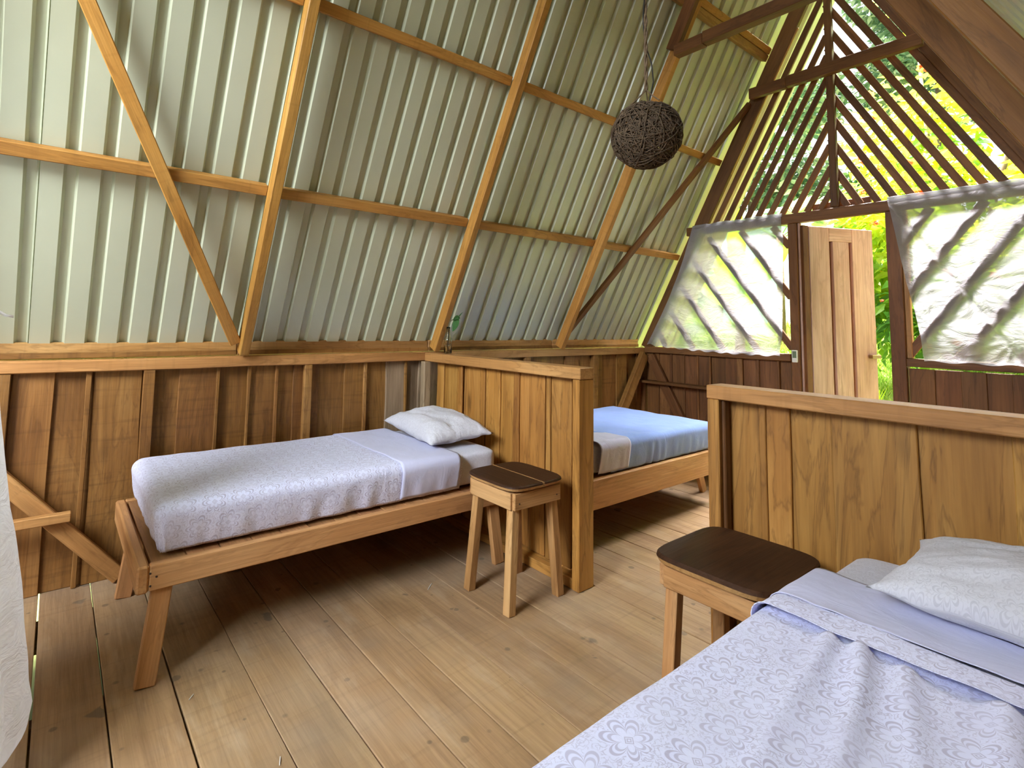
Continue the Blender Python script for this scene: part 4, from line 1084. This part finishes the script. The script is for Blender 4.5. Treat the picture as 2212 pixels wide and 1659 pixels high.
# banana plant close behind the left lattice
def banana_leaf(base, tip, w, seed, nrm):
    base, tip = V(base), V(tip); d = tip - base; ex = d.normalized(); ey = V(nrm).cross(ex).normalized(); ez = ex.cross(ey); vs, fs = [], []; n = 14
    for i in range(n + 1):
        k = i / n; hw = w * (math.sin(math.pi * (0.04 + 0.96 * k)) ** 0.5) if k < 1 else 0.01
        c = base + d * k - V((0, 0, 1)) * 0.22 * d.length * k * k * 0.6
        for s in (-1, -0.5, 0, 0.5, 1): vs.append(c + ey * hw * s + ez * (abs(s) * 0.25 * hw + 0.015 * math.sin(k * 30 + s)))
    for i in range(n):
        for j in range(4): fs.append((i * 5 + j, i * 5 + j + 1, (i + 1) * 5 + j + 1, (i + 1) * 5 + j))
    me = pyd(vs, fs, True); a = me.attributes.new('tone', 'FLOAT', 'POINT')
    for q in a.data: q.value = random.random() * 0.4 + 0.3 * seed
    return me
bx_, by_ = 7.35, 3.55; bz = gz(bx_, by_)
bn = thing('banana_plant', 'banana plant with broad bright leaves behind the left curtain', 'plant', (bx_, by_, bz))
trunk('stalk', bn, [V((bx_, by_, bz)), V((bx_, by_, bz + 0.7)), V((bx_ + 0.05, by_, bz + 1.5))], 0.09, 0.6)
for k, (tx, ty, tz, w, nr) in enumerate(((-0.1, -0.05, 3.35, 0.14, (-1, 0.1, 0.2)), (0.1, 0.35, 2.7, 0.15, (-0.8, 0.3, 0.6)), (-0.2, -0.5, 2.5, 0.17, (-0.9, -0.2, 0.5)), (0.3, 0.8, 2.3, 0.16, (-0.5, 0.3, 0.8)), (0.5, -0.6, 2.9, 0.16, (-0.7, 0, 0.7)))):
    mesh_obj('leaf', banana_leaf((bx_ + 0.03, by_, bz + 1.4), (bx_ + tx, by_ + ty, tz), w, k % 2, nr), M['leaf_banana'], bn)
# neighbour roof, pale teal sheet between the slats
nb = thing('shed', 'pale teal metal shed far behind the slats', 'shed', (12.0, 5.2, gz(12.0, 5.2)))
box('shed_wall', nb, (12.1, 13.0), (4.5, 6.2), (gz(12, 5.2) - 0.2, 3.9), 'teal', 'z', wide='y')
box('shed_roof', nb, (11.9, 13.2), (4.35, 6.35), (3.9, 3.98), 'teal', 'y', wide='x')
# lawn
rg = random.Random(77); vs, fs, tn = [], [], []
for _ in range(42000):
    x = 5.8 + 8.5 * rg.random() ** 1.2; y = rg.uniform(0.4, 5.0) * (x / 7.5); z = gz(x, y); h = rg.uniform(0.05, 0.13); a = rg.uniform(0, 6.28); o = len(vs)
    w = rg.uniform(0.006, 0.022); lx, ly = rg.uniform(-0.08, 0.08), rg.uniform(-0.08, 0.08)
    vs += [(x - w * math.cos(a), y - w * math.sin(a), z), (x + w * math.cos(a), y + w * math.sin(a), z), (x + lx, y + ly, z + h)]; fs.append((o, o + 1, o + 2)); t = min(1, max(0, rg.random() * 0.6 + 0.3 + 0.5 * noise.noise(V((x, y, 1))))); tn += [t] * 3
me = pyd(vs, fs); a = me.attributes.new('tone', 'FLOAT', 'POINT'); a.data.foreach_set('value', tn)
gs_ = mesh_obj('grass', me, M['grassm'], gr); gs_['kind'] = 'stuff'
# tall grass clump beside the door leaf
gx_, gy_ = 7.3, 2.12; vs, fs, tn = [], [], []
for _ in range(70):
    x, y = gx_ + rg.gauss(0, 0.05), gy_ + rg.gauss(0, 0.05); z = gz(x, y) - 0.02; h = rg.uniform(0.35, 0.62); lx, ly = rg.gauss(0, 0.08), rg.gauss(0, 0.08); o = len(vs); w = 0.008
    vs += [(x, y - w, z), (x, y + w, z), (x + lx * 0.4, y + ly * 0.4 + w, z + h * 0.6), (x + lx * 0.4, y + ly * 0.4 - w, z + h * 0.6), (x + lx, y + ly, z + h)]; fs += [(o, o + 1, o + 2, o + 3), (o + 3, o + 2, o + 4)]; tn += [0.75] * 5
me = pyd(vs, fs); a = me.attributes.new('tone', 'FLOAT', 'POINT'); a.data.foreach_set('value', tn)
gc = mesh_obj('grass_clump', me, M['leaf_banana'], gr); gc['kind'] = 'stuff'
